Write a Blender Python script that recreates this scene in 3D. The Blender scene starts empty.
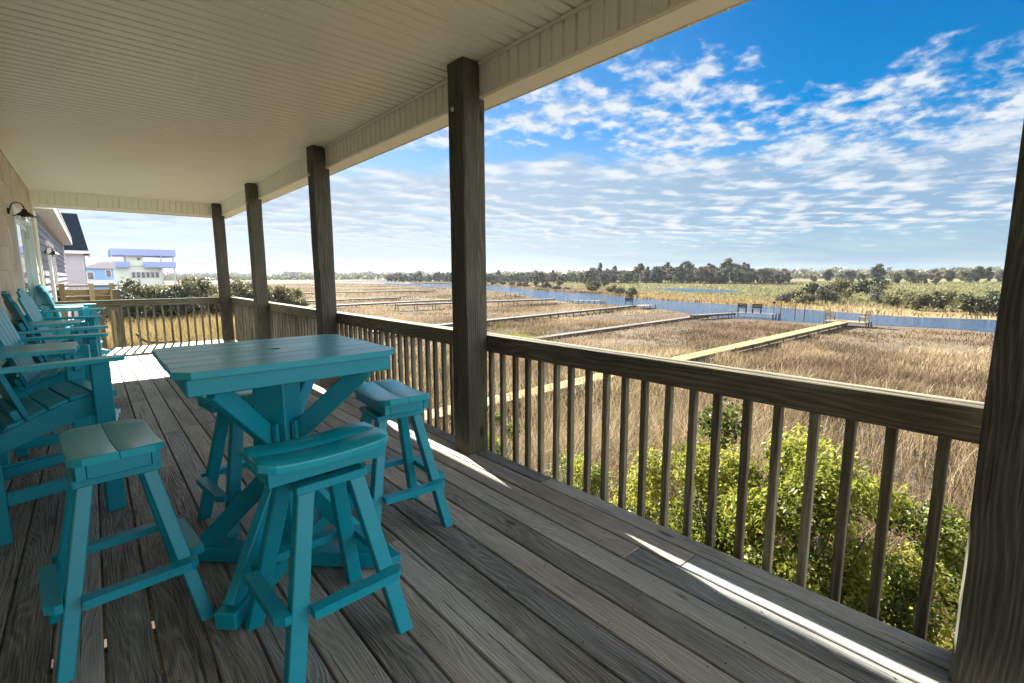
import bpy, math, random
import numpy as np
from mathutils import Vector, Matrix
R = math.radians
random.seed(7)
rng = np.random.default_rng(7)
S = bpy.context.scene
COL = S.collection

# ------------------------------------------------------------------ camera
CAM_H = 1.39
cam = bpy.data.cameras.new('camera')
cam.sensor_width = 36.0
cam.lens = 480.97 / 1024 * 36.0
cam.clip_start = 0.05
cam.clip_end = 20000
camo = bpy.data.objects.new('camera', cam)
COL.objects.link(camo)
_p, _y, _r = R(-7.923), R(41.06), R(-0.209)
_f = Vector((math.sin(_y)*math.cos(_p), math.cos(_y)*math.cos(_p), math.sin(_p)))
_rt = Vector((math.cos(_y), -math.sin(_y), 0))
_up = _rt.cross(_f)
_rx = _rt*math.cos(_r) + _up*math.sin(_r)
_ux = -_rt*math.sin(_r) + _up*math.cos(_r)
camo.matrix_world = Matrix(((_rx.x, _ux.x, -_f.x, 0), (_rx.y, _ux.y, -_f.y, 0), (_rx.z, _ux.z, -_f.z, CAM_H), (0, 0, 0, 1)))
S.camera = camo

# ------------------------------------------------------------------ light
SUN_AZ, SUN_EL = R(8.8), R(31.6)
S.view_settings.view_transform = 'Standard'
S.view_settings.look = 'None'
S.view_settings.gamma = 1.0
S.view_settings.use_curve_mapping = False
S.cycles.diffuse_bounces = 8
S.cycles.max_bounces = 16
S.view_settings.exposure = 2.5
SKY_STRENGTH = 0.05

sun = bpy.data.lights.new('sun', 'SUN')
sun.energy = 5.0
sun.angle = R(0.5)
sun.color = (1.0, 0.94, 0.83)
suno = bpy.data.objects.new('sun', sun)
COL.objects.link(suno)
sd = Vector((math.sin(SUN_AZ)*math.cos(SUN_EL), math.cos(SUN_AZ)*math.cos(SUN_EL), math.sin(SUN_EL)))
suno.rotation_euler = sd.to_track_quat('Z', 'Y').to_euler()
suno.location = sd*50

world = bpy.data.worlds.new('World')
S.world = world
world.use_nodes = True


class NT:
    """small helper to write node trees"""
    def __init__(self, tree):
        self.t = tree
    def n(self, typ, **kw):
        nd = self.t.nodes.new(typ)
        for k, v in kw.items():
            setattr(nd, k, v)
        return nd
    def set(self, sock, v):
        if isinstance(v, bpy.types.NodeSocket):
            self.t.links.new(v, sock)
        elif v is not None:
            sock.default_value = v
    def math(self, op, a, b=None, c=None, clamp=False):
        nd = self.n('ShaderNodeMath', operation=op, use_clamp=clamp)
        self.set(nd.inputs[0], a)
        if b is not None: self.set(nd.inputs[1], b)
        if c is not None: self.set(nd.inputs[2], c)
        return nd.outputs[0]
    def vmath(self, op, a, b=None):
        nd = self.n('ShaderNodeVectorMath', operation=op)
        self.set(nd.inputs[0], a)
        if b is not None: self.set(nd.inputs[1], b)
        return nd.outputs[0]
    def noise(self, vec, scale=1, detail=4, rough=0.5, dist=0.0, typ='FBM'):
        nd = self.n('ShaderNodeTexNoise')
        if hasattr(nd, 'noise_type'): nd.noise_type = typ
        self.set(nd.inputs['Vector'], vec)
        self.set(nd.inputs['Scale'], scale); self.set(nd.inputs['Detail'], detail)
        self.set(nd.inputs['Roughness'], rough); self.set(nd.inputs['Distortion'], dist)
        return nd.outputs['Fac']
    def ramp(self, fac, stops, interp='LINEAR'):
        nd = self.n('ShaderNodeValToRGB')
        nd.color_ramp.interpolation = interp
        el = nd.color_ramp.elements
        while len(el) > 1: el.remove(el[-1])
        for i, (p, c) in enumerate(stops):
            e = el[0] if i == 0 else el.new(p)
            e.position = p
            if not hasattr(c, '__len__'): c = (c, c, c)
            e.color = (c[0], c[1], c[2], 1)
        self.set(nd.inputs[0], fac)
        return nd.outputs['Color']
    def mix(self, fac, a, b, blend='MIX'):
        nd = self.n('ShaderNodeMix', data_type='RGBA', blend_type=blend)
        self.set(nd.inputs[0], fac)
        for i, v in ((6, a), (7, b)):
            if not isinstance(v, bpy.types.NodeSocket): v = (v[0], v[1], v[2], 1)
            self.set(nd.inputs[i], v)
        return nd.outputs[2]
    def maprange(self, v, a, b, c=0.0, d=1.0, smooth=False):
        nd = self.n('ShaderNodeMapRange')
        if smooth: nd.interpolation_type = 'SMOOTHSTEP'
        for i, x in enumerate((v, a, b, c, d)): self.set(nd.inputs[i], x)
        return nd.outputs[0]
    def mapping(self, vec, scale=(1, 1, 1), loc=(0, 0, 0), rot=(0, 0, 0)):
        nd = self.n('ShaderNodeMapping')
        self.set(nd.inputs['Vector'], vec)
        nd.inputs['Scale'].default_value = scale
        nd.inputs['Location'].default_value = loc
        nd.inputs['Rotation'].default_value = rot
        return nd.outputs[0]


def build_sky():
    t = world.node_tree
    for nd in list(t.nodes): t.nodes.remove(nd)
    k = NT(t)
    out = k.n('ShaderNodeOutputWorld')
    bg = k.n('ShaderNodeBackground')
    bg.inputs['Strength'].default_value = SKY_STRENGTH
    sky = k.n('ShaderNodeTexSky', sky_type='NISHITA')
    sky.sun_disc = False
    sky.sun_elevation = SUN_EL
    sky.sun_rotation = SUN_AZ
    sky.air_density = 1.0
    sky.dust_density = 0.2
    sky.ozone_density = 4.0
    hs = k.n('ShaderNodeHueSaturation')
    hs.inputs['Saturation'].default_value = 1.5
    hs.inputs['Value'].default_value = 0.50
    t.links.new(sky.outputs[0], hs.inputs['Color'])
    geo = k.n('ShaderNodeTexCoord')
    d = geo.outputs['Generated']
    sep = k.n('ShaderNodeSeparateXYZ'); t.links.new(d, sep.inputs[0])
    z = k.math('MAXIMUM', sep.outputs[2], 0.0)
    # cloud deck seen in perspective (softened so that the far rows do not thin out to lines)
    def plane(soft):
        inv = k.math('DIVIDE', 1.0, k.math('ADD', z, soft))
        c = k.n('ShaderNodeCombineXYZ')
        k.set(c.inputs[0], k.math('MULTIPLY', sep.outputs[0], inv))
        k.set(c.inputs[1], k.math('MULTIPLY', sep.outputs[1], inv))
        c.inputs[2].default_value = 0.37
        return c.outputs[0]
    dot = k.n('ShaderNodeVectorMath', operation='DOT_PRODUCT')
    t.links.new(d, dot.inputs[0]); dot.inputs[1].default_value = (math.sin(SUN_AZ), math.cos(SUN_AZ), 0.0)
    toward = dot.outputs['Value']
    side = k.maprange(toward, 0.40, 0.98, 0, 1, True)
    def layer(p, off, scale, big, rough, cov, lo, hi, sunoff, dark, bright, under):
        def dens(q):
            n1 = k.noise(q, scale, 8, rough, 0.15)
            n2 = k.noise(q, big, 2, 0.5, 0.0)
            return k.math('ADD', k.math('MULTIPLY', n1, 0.70), k.math('MULTIPLY', n2, 0.45))
        base = dens(k.mapping(p, (1, 1, 1), off))
        lit = dens(k.mapping(p, (1, 1, 1), (off[0]+sunoff[0], off[1]+sunoff[1], off[2])))
        dd = k.math('SUBTRACT', base, k.math('SUBTRACT', 0.97, k.math('MULTIPLY', cov, 0.80)))
        alpha = k.maprange(dd, lo, hi, 0, 1, True)
        sh = k.math('SUBTRACT', base, lit)
        shade = k.maprange(k.math('SUBTRACT', sh, k.math('MULTIPLY', dd, under)), -0.14, 0.05, 0, 1, True)
        return alpha, k.mix(shade, dark, bright)
    # heaped altocumulus field, a broken band with blue above and below
    wob = k.math('MULTIPLY', k.math('SUBTRACT', k.noise(d, 2.2, 3, .5), .5), .10)
    tilt = k.math('MULTIPLY', k.math('MAXIMUM', k.math('SUBTRACT', sep.outputs[0], 0.72), 0.0), 0.28)
    zz = k.math('ADD', z, k.math('ADD', wob, tilt))
    covA = k.ramp(zz, [(0.0, .0), (0.20, .15), (0.245, .50), (0.28, .58), (0.33, .58), (0.385, .42), (0.43, .20), (0.47, .12), (0.52, .46), (0.60, .50), (1.0, .4)])
    aA, cA = layer(plane(0.20), (5.3, 2.1, 0), 12.0, 2.6, .56, covA, -0.04, 0.18, (.012, .05), (1.85, 2.35, 3.0), (3.15, 3.3, 3.4), .30)
    # lower grey based stratocumulus rows
    covB = k.ramp(k.math('ADD', z, wob), [(0.0, .12), (0.05, .44), (0.09, .70), (0.13, .79), (0.18, .77), (0.215, .54), (0.245, .12), (0.28, .0), (1, 0)])
    aB, cB = layer(plane(0.06), (1.3, 7.7, 0), 2.8, .7, .52, covB, -0.05, 0.20, (.03, .14), (1.1, 1.72, 2.45), (3.3, 3.4, 3.48), .40)
    # thin veil low in the sky
    veil_n = k.noise(k.mapping(plane(0.05), (0.45, 0.9, 1), (1.7, 0.3, 0)), 0.8, 6, 0.55, 0.3)
    veil_h = k.ramp(z, [(0.0, 1.0), (0.06, .92), (0.13, .62), (0.20, .25), (0.26, .0), (1, 0)])
    veil = k.math('MULTIPLY', k.maprange(veil_n, 0.20, 0.60, 0.60, 1.0), veil_h, clamp=True)
    vcol = k.mix(side, (1.12, 1.72, 2.35), (2.45, 2.75, 3.0))
    wash = k.math('MULTIPLY', side, k.ramp(z, [(0, .45), (.25, .30), (.45, .25), (1, .2)]))
    c0 = k.mix(wash, hs.outputs[0], (2.2, 2.7, 3.1))
    c1 = k.mix(k.math('MULTIPLY', veil, 0.97), c0, vcol)
    c2 = k.mix(k.math('MULTIPLY', aB, 0.9), c1, k.mix(k.math('MULTIPLY', side, .45), cB, (3.0, 3.2, 3.4)))
    c3 = k.mix(k.math('MULTIPLY', aA, 0.93), c2, cA)
    # bright clouds opposite the sun, added out of view to fill the shaded porch
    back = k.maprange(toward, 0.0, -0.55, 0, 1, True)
    fill_clouds = k.maprange(k.noise(plane(0.25), 2.0, 6, .55, .2), 0.30, 0.55, 0, 1, True)
    c4 = k.mix(k.math('MULTIPLY', k.math('MULTIPLY', back, fill_clouds), k.ramp(z, [(0, .9), (.6, .9), (.85, .2), (1, 0)])), c3, (12.0, 12.2, 12.4))
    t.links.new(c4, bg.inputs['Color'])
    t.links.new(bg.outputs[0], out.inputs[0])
build_sky()

# ------------------------------------------------------------------ helpers
def tag(o, label=None, cat=None, group=None, kind=None):
    if label: o['label'] = label
    if cat: o['category'] = cat
    if group: o['group'] = group
    if kind: o['kind'] = kind
    return o

def empty(name, loc=(0, 0, 0), rz=0.0, label=None, cat=None, group=None):
    o = bpy.data.objects.new(name, None)
    o.empty_display_size = 0.1
    COL.objects.link(o)
    o.location = loc; o.rotation_euler = (0, 0, rz)
    return tag(o, label, cat, group)

_I = Matrix.Identity(4)

def children(o):
    return [c for c in bpy.data.objects if c.parent == o]

def copy_tree(o, parent=None):
    c = o.copy(); COL.objects.link(c)
    if parent is not None: c.parent = parent
    for ch in children(o): copy_tree(ch, c)
    return c


class MB:
    """collects shapes and links them as one mesh object"""
    def __init__(self):
        self.v = []; self.f = []; self.uv = []; self.rnd = []; self.sm = []; self.mi = []
    def face(self, idx, uvs, rnd, smooth=False, mi=0):
        self.f.append(tuple(idx)); self.uv.extend(uvs); self.rnd.append(rnd); self.sm.append(smooth); self.mi.append(mi)
    def box(self, c, d, m=None, bev=0.003, rnd=None, ax=None, mi=0):
        """box centre c, size d, optional matrix m applied about the centre"""
        hx, hy, hz = d[0]/2, d[1]/2, d[2]/2
        h = (hx, hy, hz)
        bev = min(bev, min(h)*0.45)
        if rnd is None: rnd = random.random()
        if ax is None: ax = max(range(3), key=lambda i: d[i])
        o1, o2 = random.uniform(0, 50), random.uniform(0, 50)
        oth = [i for i in range(3) if i != ax]
        b0 = len(self.v)
        idx = {}
        loc = []
        for sx in (-1, 1):
            for sy in (-1, 1):
                for sz in (-1, 1):
                    s = (sx, sy, sz)
                    for a in range(3):
                        q = [s[i]*(h[i]-(0 if i == a else bev)) for i in range(3)]
                        idx[(s, a)] = b0+len(loc); loc.append(q)
        C = Vector(c)
        for q in loc:
            w = Vector(q)
            if m is not None: w = m @ w
            self.v.append(tuple(w + C))
        def uvof(i, faxis):
            q = loc[i-b0]
            if faxis == ax: return (q[oth[0]]*.5+o1, q[oth[1]]+o2)
            return (q[ax]+o1, q[oth[0]]+q[oth[1]]+o2)
        def add(ids, faxis):
            # orient outwards
            P = [Vector(loc[i-b0]) for i in ids]
            n = (P[1]-P[0]).cross(P[2]-P[0])
            if n.dot(sum(P, Vector())/len(P)) < 0: ids = ids[::-1]
            self.face(ids, [uvof(i, faxis) for i in ids], rnd, False, mi)
        for a in range(3):
            b, c2 = [i for i in range(3) if i != a]
            for s in (-1, 1):
                def S3(sb, sc):
                    t = [0, 0, 0]; t[a] = s; t[b] = sb; t[c2] = sc; return tuple(t)
                add([idx[(S3(-1, -1), a)], idx[(S3(1, -1), a)], idx[(S3(1, 1), a)], idx[(S3(-1, 1), a)]], a)
        if bev > 0:
            for a in range(3):            # edges along axis a
                b, c2 = [i for i in range(3) if i != a]
                for sb in (-1, 1):
                    for sc in (-1, 1):
                        def S3(sa):
                            t = [0, 0, 0]; t[a] = sa; t[b] = sb; t[c2] = sc; return tuple(t)
                        add([idx[(S3(-1), b)], idx[(S3(1), b)], idx[(S3(1), c2)], idx[(S3(-1), c2)]], b)
            for sx in (-1, 1):
                for sy in (-1, 1):
                    for sz in (-1, 1):
                        s = (sx, sy, sz)
                        add([idx[(s, 0)], idx[(s, 1)], idx[(s, 2)]], 0)
        return self
    def bar(self, a, b, w, h, up=(0, 0, 1), bev=0.003, rnd=None, mi=0):
        """bar from a to b; w across, h along 'up'"""
        a, b = Vector(a), Vector(b)
        d = b-a; L = d.length; x = d/L
        u = Vector(up); u = (u-x*u.dot(x)).normalized()
        y = u.cross(x)
        m = Matrix((x, y, u)).transposed()
        return self.box((a+b)/2, (L, w, h), m, bev, rnd, 0, mi)
    def prism(self, pts, vec, rnd=None, mi=0, smooth=False):
        """closed polygon (3d points) swept by vec"""
        if rnd is None: rnd = random.random()
        P = [Vector(p) for p in pts]; V = Vector(vec); n = len(P)
        nrm = Vector()
        for i in range(n): nrm += P[i].cross(P[(i+1) % n])
        if nrm.dot(V) > 0: P = P[::-1]
        nrm = -V.normalized()
        ex = max(((P[(i+1) % n]-P[i]) for i in range(n)), key=lambda e: e.length).normalized()
        ey = nrm.cross(ex)
        o1, o2 = random.uniform(0, 50), random.uniform(0, 50)
        b = len(self.v)
        self.v += [tuple(p) for p in P] + [tuple(p+V) for p in P]
        uv = [(p.dot(ex)+o1, p.dot(ey)+o2) for p in P]
        self.face(range(b, b+n), uv, rnd, False, mi)
        self.face(range(b+2*n-1, b+n-1, -1), uv[::-1], rnd, False, mi)
        L = V.length
        for i in range(n):
            j = (i+1) % n
            e = (P[j]-P[i]).length
            self.face((b+j, b+i, b+n+i, b+n+j), [(o1+e, o2), (o1, o2), (o1, o2+L), (o1+e, o2+L)], rnd, smooth, mi)
        return self
    def tube(self, pts, r, seg=10, rnd=None, cap=True, mi=0):
        """round tube through points, r a number or list"""
        if rnd is None: rnd = random.random()
        P = [Vector(p) for p in pts]; n = len(P)
        rs = r if hasattr(r, '__len__') else [r]*n
        b = len(self.v); ref = None
        for i in range(n):
            t = (P[min(i+1, n-1)]-P[max(i-1, 0)]).normalized()
            if ref is None:
                ref = Vector((0, 0, 1)) if abs(t.z) < .9 else Vector((1, 0, 0))
            x = (ref-t*ref.dot(t)).normalized(); y = t.cross(x); ref = x
            for j in range(seg):
                a = 2*math.pi*j/seg
                self.v.append(tuple(P[i]+(x*math.cos(a)+y*math.sin(a))*rs[i]))
        L = 0; o1 = random.uniform(0, 50)
        for i in range(n-1):
            l2 = L+(P[i+1]-P[i]).length
            for j in range(seg):
                k = (j+1) % seg
                w = 2*math.pi*max(rs[i], .001)/seg
                self.face((b+i*seg+j, b+i*seg+k, b+(i+1)*seg+k, b+(i+1)*seg+j),
                          [(L+o1, j*w), (L+o1, (j+1)*w), (l2+o1, (j+1)*w), (l2+o1, j*w)], rnd, True, mi)
            L = l2
        if cap:
            for ring, rev in ((0, True), (n-1, False)):
                ids = [b+ring*seg+j for j in range(seg)]
                if rev: ids = ids[::-1]
                self.face(ids, [(math.cos(j)*.02, math.sin(j)*.02) for j in range(seg)], rnd, False, mi)
        return self
    def lathe(self, prof, c=(0, 0, 0), seg=24, rnd=None, mi=0):
        """profile [(r,z)...] turned about z"""
        if rnd is None: rnd = random.random()
        b = len(self.v); n = len(prof)
        for r, z in prof:
            for j in range(seg):
                a = 2*math.pi*j/seg
                self.v.append((c[0]+r*math.cos(a), c[1]+r*math.sin(a), c[2]+z))
        for i in range(n-1):
            for j in range(seg):
                k = (j+1) % seg
                self.face((b+i*seg+j, b+i*seg+k, b+(i+1)*seg+k, b+(i+1)*seg+j), [(j/seg, i/n), ((j+1)/seg, i/n), ((j+1)/seg, (i+1)/n), (j/seg, (i+1)/n)], rnd, True, mi)
        return self
    def quad(self, a, b, c, d, rnd=None, mi=0, uv=None):
        if rnd is None: rnd = random.random()
        i = len(self.v)
        self.v += [tuple(a), tuple(b), tuple(c), tuple(d)]
        if uv is None:
            w = (Vector(b)-Vector(a)).length; h = (Vector(d)-Vector(a)).length
            uv = [(0, 0), (w, 0), (w, h), (0, h)]
        self.face((i, i+1, i+2, i+3), uv, rnd, False, mi)
        return self
    def build(self, name, mat, parent=None, loc=None):
        me = bpy.data.meshes.new(name)
        me.from_pydata(self.v, [], self.f)
        me.uv_layers.new(name='UVMap').data.foreach_set('uv', np.array(self.uv, dtype=np.float32).ravel())
        at = me.attributes.new('rnd', 'FLOAT', 'FACE')
        at.data.foreach_set('value', np.array(self.rnd, dtype=np.float32))
        me.polygons.foreach_set('use_smooth', self.sm)
        for mm in (mat if isinstance(mat, (list, tuple)) else [mat]): me.materials.append(mm)
        if any(self.mi): me.polygons.foreach_set('material_index', self.mi)
        me.update()
        o = bpy.data.objects.new(name, me)
        COL.objects.link(o)
        if parent is not None: o.parent = parent
        if loc is not None: o.location = loc
        return o

def np_mesh(name, verts, faces, rnd, mat, parent=None, smooth=False, uv=None):
    """fast mesh of equal-sized faces from numpy arrays"""
    me = bpy.data.meshes.new(name)
    nf, k = faces.shape
    me.vertices.add(len(verts)); me.vertices.foreach_set('co', verts.astype(np.float32).ravel())
    me.loops.add(nf*k); me.loops.foreach_set('vertex_index', faces.astype(np.int32).ravel())
    me.polygons.add(nf)
    me.polygons.foreach_set('loop_start', np.arange(0, nf*k, k, dtype=np.int32))
    me.update(calc_edges=True)
    at = me.attributes.new('rnd', 'FLOAT', 'FACE'); at.data.foreach_set('value', rnd.astype(np.float32))
    if uv is not None:
        me.uv_layers.new(name='UVMap').data.foreach_set('uv', uv.astype(np.float32).ravel())
    if smooth: me.polygons.foreach_set('use_smooth', np.ones(nf, bool))
    me.materials.append(mat)
    me.validate()
    o = bpy.data.objects.new(name, me); COL.objects.link(o)
    if parent is not None: o.parent = parent
    return o

# ------------------------------------------------------------------ materials
def new_mat(name):
    m = bpy.data.materials.new(name); m.use_nodes = True
    t = m.node_tree
    b = t.nodes['Principled BSDF']
    return m, NT(t), b

def bump(k, b, h, strength=0.3, dist=0.01):
    n = k.n('ShaderNodeBump'); n.inputs['Strength'].default_value = strength; n.inputs['Distance'].default_value = dist
    k.set(n.inputs['Height'], h); k.t.links.new(n.outputs[0], b.inputs['Normal'])

def wood(name, dark, mid, light, tint=None, rough=0.75, grain=1.0, bumpk=0.5, rvar=0.5, spec=0.25, ringw=.30, finew=.55, fines=170.0, warpk=9.0, ringf=14.0, brown=0.0):
    """weathered board: grain along U, one 'rnd' value per board"""
    m, k, b = new_mat(name)
    uv = k.n('ShaderNodeUVMap').outputs[0]
    at = k.n('ShaderNodeAttribute', attribute_name='rnd').outputs['Fac']
    sep = k.n('ShaderNodeSeparateXYZ'); k.set(sep.inputs[0], uv)
    u, v = sep.outputs[0], sep.outputs[1]
    # cathedral rings: slow warp of v along u
    warp = k.noise(k.mapping(uv, (0.9, 5.0, 1)), 1.0, 2, 0.5, 0.0)
    ring_in = k.math('ADD', k.math('MULTIPLY', v, ringf), k.math('MULTIPLY', warp, warpk))
    ring = k.math('PINGPONG', k.math('MULTIPLY', ring_in, 1.0*grain), 0.5)
    ring = k.math('MULTIPLY', ring, 2.0)
    ring = k.math('POWER', ring, 1.6)
    fine = k.noise(k.mapping(uv, (5.0, fines*grain, 1)), 1.0, 4, 0.6, 0.3)
    mid_n = k.noise(k.mapping(uv, (1.6, 16.0, 1)), 1.0, 4, 0.6, 0.6)
    blot = k.noise(k.mapping(uv, (1.3, 3.5, 1)), 1.0, 3, 0.55, 0.2)
    fac = k.math('ADD', k.math('MULTIPLY', ring, ringw), k.math('ADD', k.math('MULTIPLY', k.math('SUBTRACT', fine, .5), finew), .28))
    fac = k.math('ADD', fac, k.math('MULTIPLY', mid_n, 0.45))
    fac = k.math('ADD', fac, k.math('MULTIPLY', k.math('SUBTRACT', at, 0.5), rvar))
    fac = k.math('ADD', fac, k.math('MULTIPLY', k.math('SUBTRACT', blot, 0.5), 0.5))
    col = k.ramp(fac, [(0.22, dark), (0.55, mid), (0.98, light)])
    if tint is not None:
        # boards of a slightly different hue
        tn = k.math('FRACT', k.math('MULTIPLY', at, 7.31))
        tn = k.math('MULTIPLY', tn, k.maprange(blot, 0.3, 0.7, 0.4, 1.0))
        col = k.mix(k.math('MULTIPLY', tn, 0.85), col, k.mix(1.0, col, tint, 'MULTIPLY'))
        if brown:
            bn = k.math('FRACT', k.math('MULTIPLY', at, 3.17))
            col = k.mix(k.math('MULTIPLY', bn, brown), col, k.mix(1.0, col, (1.18, .98, .80), 'MULTIPLY'))
    # checks: thin dark cracks along the grain
    ck = k.noise(k.mapping(uv, (1.1, 60.0, 1)), 1.0, 2, 0.5, 0.0)
    crack = k.maprange(ck, 0.30, 0.34, 1.0, 0.0)
    # knots
    vor = k.n('ShaderNodeTexVoronoi', feature='F1')
    k.set(vor.inputs['Vector'], k.mapping(uv, (1.3, 4.0, 1))); vor.inputs['Scale'].default_value = 1.0
    knot = k.maprange(vor.outputs['Distance'], 0.035, 0.085, 1.0, 0.0, True)
    dk = k.math('MAXIMUM', k.math('MULTIPLY', crack, 0.75), k.math('MULTIPLY', knot, 0.7))
    col = k.mix(dk, col, tuple(c*0.35 for c in dark))
    k.set(b.inputs['Base Color'], col)
    b.inputs['Roughness'].default_value = rough
    b.inputs['Specular IOR Level'].default_value = spec
    hgt = k.math('SUBTRACT', k.math('ADD', k.math('MULTIPLY', fine, 0.5), k.math('MULTIPLY', ring, 0.35)), k.math('MULTIPLY', dk, 1.2))
    bump(k, b, hgt, bumpk, 0.006)
    return m

def plastic(name, col, rough=0.38, var=0.12, spec=0.5, scale=60, coat=0.0):
    m, k, b = new_mat(name)
    uv = k.n('ShaderNodeUVMap').outputs[0]
    at = k.n('ShaderNodeAttribute', attribute_name='rnd').outputs['Fac']
    n = k.noise(k.mapping(uv, (3, scale, 1)), 1.0, 4, 0.6)
    n2 = k.noise(k.mapping(uv, (4, 6, 1)), 1.0, 4, 0.6)
    f = k.math('ADD', k.math('MULTIPLY', k.math('SUBTRACT', n, .5), var*1.4), k.math('MULTIPLY', k.math('SUBTRACT', at, .5), var))
    f = k.math('ADD', f, k.math('MULTIPLY', k.math('SUBTRACT', n2, .5), var*1.6))
    f = k.math('ADD', 1.0, f)
    vm = k.n('ShaderNodeVectorMath', operation='SCALE'); vm.inputs[0].default_value = col; k.set(vm.inputs['Scale'], f)
    # salt and dust film in soft patches
    dust = k.maprange(n2, 0.5, 0.8, 0.0, 0.07)
    c = k.mix(dust, vm.outputs[0], tuple(x*.5+.22 for x in col))
    k.set(b.inputs['Base Color'], c)
    k.set(b.inputs['Roughness'], k.maprange(n2, 0.25, 0.75, rough-.04, rough+.07))
    b.inputs['Specular IOR Level'].default_value = spec
    b.inputs['Coat Weight'].default_value = coat; b.inputs['Coat Roughness'].default_value = .18
    bump(k, b, k.math('ADD', n, k.math('MULTIPLY', n2, 0.2)), 0.05, 0.002)
    return m

def plain(name, col, rough=0.6, metal=0.0, var=0.1, scale=8.0, spec=0.4, bumps=0.1):
    m, k, b = new_mat(name)
    tc = k.n('ShaderNodeTexCoord').outputs['Object']
    at = k.n('ShaderNodeAttribute', attribute_name='rnd').outputs['Fac']
    n = k.noise(tc, scale, 5, 0.6)
    f = k.math('ADD', 1.0, k.math('ADD', k.math('MULTIPLY', k.math('SUBTRACT', n, .5), var*2), k.math('MULTIPLY', k.math('SUBTRACT', at, .5), var)))
    vm = k.n('ShaderNodeVectorMath', operation='SCALE'); vm.inputs[0].default_value = col; k.set(vm.inputs['Scale'], f)
    k.set(b.inputs['Base Color'], vm.outputs[0])
    b.inputs['Roughness'].default_value = rough; b.inputs['Metallic'].default_value = metal
    b.inputs['Specular IOR Level'].default_value = spec
    if bumps: bump(k, b, n, bumps, 0.01)
    return m

def leafy(name, stops, trans=0.35, rough=0.5, tcol=1.4, patch=0.0, patch_scale=0.05, patch_stops=None):
    """foliage: colour from the per-leaf random value"""
    m, k, b = new_mat(name)
    at = k.n('ShaderNodeAttribute', attribute_name='rnd').outputs['Fac']
    col = k.ramp(at, stops)
    if patch_stops:
        pos = k.n('ShaderNodeNewGeometry').outputs['Position']
        pn = k.noise(k.mapping(pos, (1, 1, 0)), patch_scale, 4, 0.6, 0.4)
        pc = k.ramp(pn, patch_stops)
        col = k.mix(patch, col, k.mix(1.0, col, pc, 'MULTIPLY'))
    k.set(b.inputs['Base Color'], col)
    b.inputs['Roughness'].default_value = rough
    b.inputs['Specular IOR Level'].default_value = 0.3
    tr = k.n('ShaderNodeBsdfTranslucent')
    vm = k.n('ShaderNodeVectorMath', operation='SCALE'); k.set(vm.inputs[0], col); vm.inputs['Scale'].default_value = tcol
    k.set(tr.inputs['Color'], vm.outputs[0])
    mx = k.n('ShaderNodeMixShader'); mx.inputs[0].default_value = trans
    k.t.links.new(b.outputs[0], mx.inputs[1]); k.t.links.new(tr.outputs[0], mx.inputs[2])
    k.t.links.new(mx.outputs[0], k.t.nodes['Material Output'].inputs[0])
    return m

M_deck = wood('weathered_deck_wood', (.075, .070, .058), (.325, .315, .27), (.59, .575, .51), tint=(.80, .95, 1.16), rough=.66, bumpk=1.2, rvar=.36, spec=.3, ringw=.16, finew=.9, fines=240, warpk=20.0, ringf=62.0, brown=.65)
M_post = wood('weathered_post_wood', (.026, .023, .018), (.078, .071, .056), (.165, .152, .125), tint=(.95, 1.05, .9), rough=.8, bumpk=.7, rvar=.15, warpk=9.0, ringw=.25, finew=.8, ringf=45.0)
M_rail = wood('weathered_rail_wood', (.045, .038, .028), (.135, .119, .09), (.32, .295, .235), tint=(.98, 1.05, .86), rough=.78, bumpk=.6, rvar=.25, ringw=.2, finew=.8, ringf=30.0, warpk=8.0)
M_pine = wood('new_pine_wood', (.15, .112, .05), (.285, .215, .10), (.39, .31, .165), rough=.75, bumpk=.35, rvar=.7, tint=(1.0, .98, .9))
M_grey_dock = wood('silvered_dock_wood', (.07, .062, .052), (.135, .122, .102), (.215, .20, .172), rough=.8, bumpk=.3, rvar=.4)
M_dark_wood = wood('dark_pile_wood', (.022, .019, .015), (.055, .048, .04), (.10, .09, .076), rough=.85, bumpk=.3)
M_teal = plastic('teal_poly_lumber', (.0, .30, .405), rough=.38, var=.08)
M_teal_light = plastic('sheen_teal_poly_lumber', (.002, .36, .46), rough=.30, var=.12, spec=.5, coat=.10)  # paler copy of the teal for top boards, sky sheen put into the colour
M_vinyl = plain('almond_vinyl', (.86, .82, .68), rough=.42, var=.03, scale=3, bumps=0.0)
M_trim = plain('almond_trim', (.84, .79, .64), rough=.4, var=.04, bumps=0.03)
M_shake = wood('tan_shake', (.42, .36, .27), (.58, .50, .385), (.70, .63, .50), rough=.75, grain=.5, bumpk=.25, rvar=.3)
M_white = plain('white_trim', (.74, .74, .72), rough=.5, var=.04, bumps=.03)
M_black = plain('black_metal', (.012, .012, .013), rough=.45, metal=.3, var=.1, spec=.5)
M_steel = plain('galvanised_steel', (.55, .56, .57), rough=.38, metal=.9, var=.15, scale=60)
M_grey_siding = plain('grey_lap_siding', (.27, .28, .33), rough=.65, var=.08)
M_lilac = plain('pale_grey_siding', (.52, .50, .54), rough=.65, var=.06)
M_roof = plain('dark_blue_shingle_roof', (.022, .032, .05), rough=.85, var=.3, scale=14)
M_blue_house = plain('light_blue_siding', (.26, .46, .74), rough=.65, var=.06)
M_cream = plain('cream_siding', (.78, .80, .66), rough=.65, var=.06)
M_lav = plain('lavender_band', (.33, .40, .70), rough=.6, var=.05)

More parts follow.
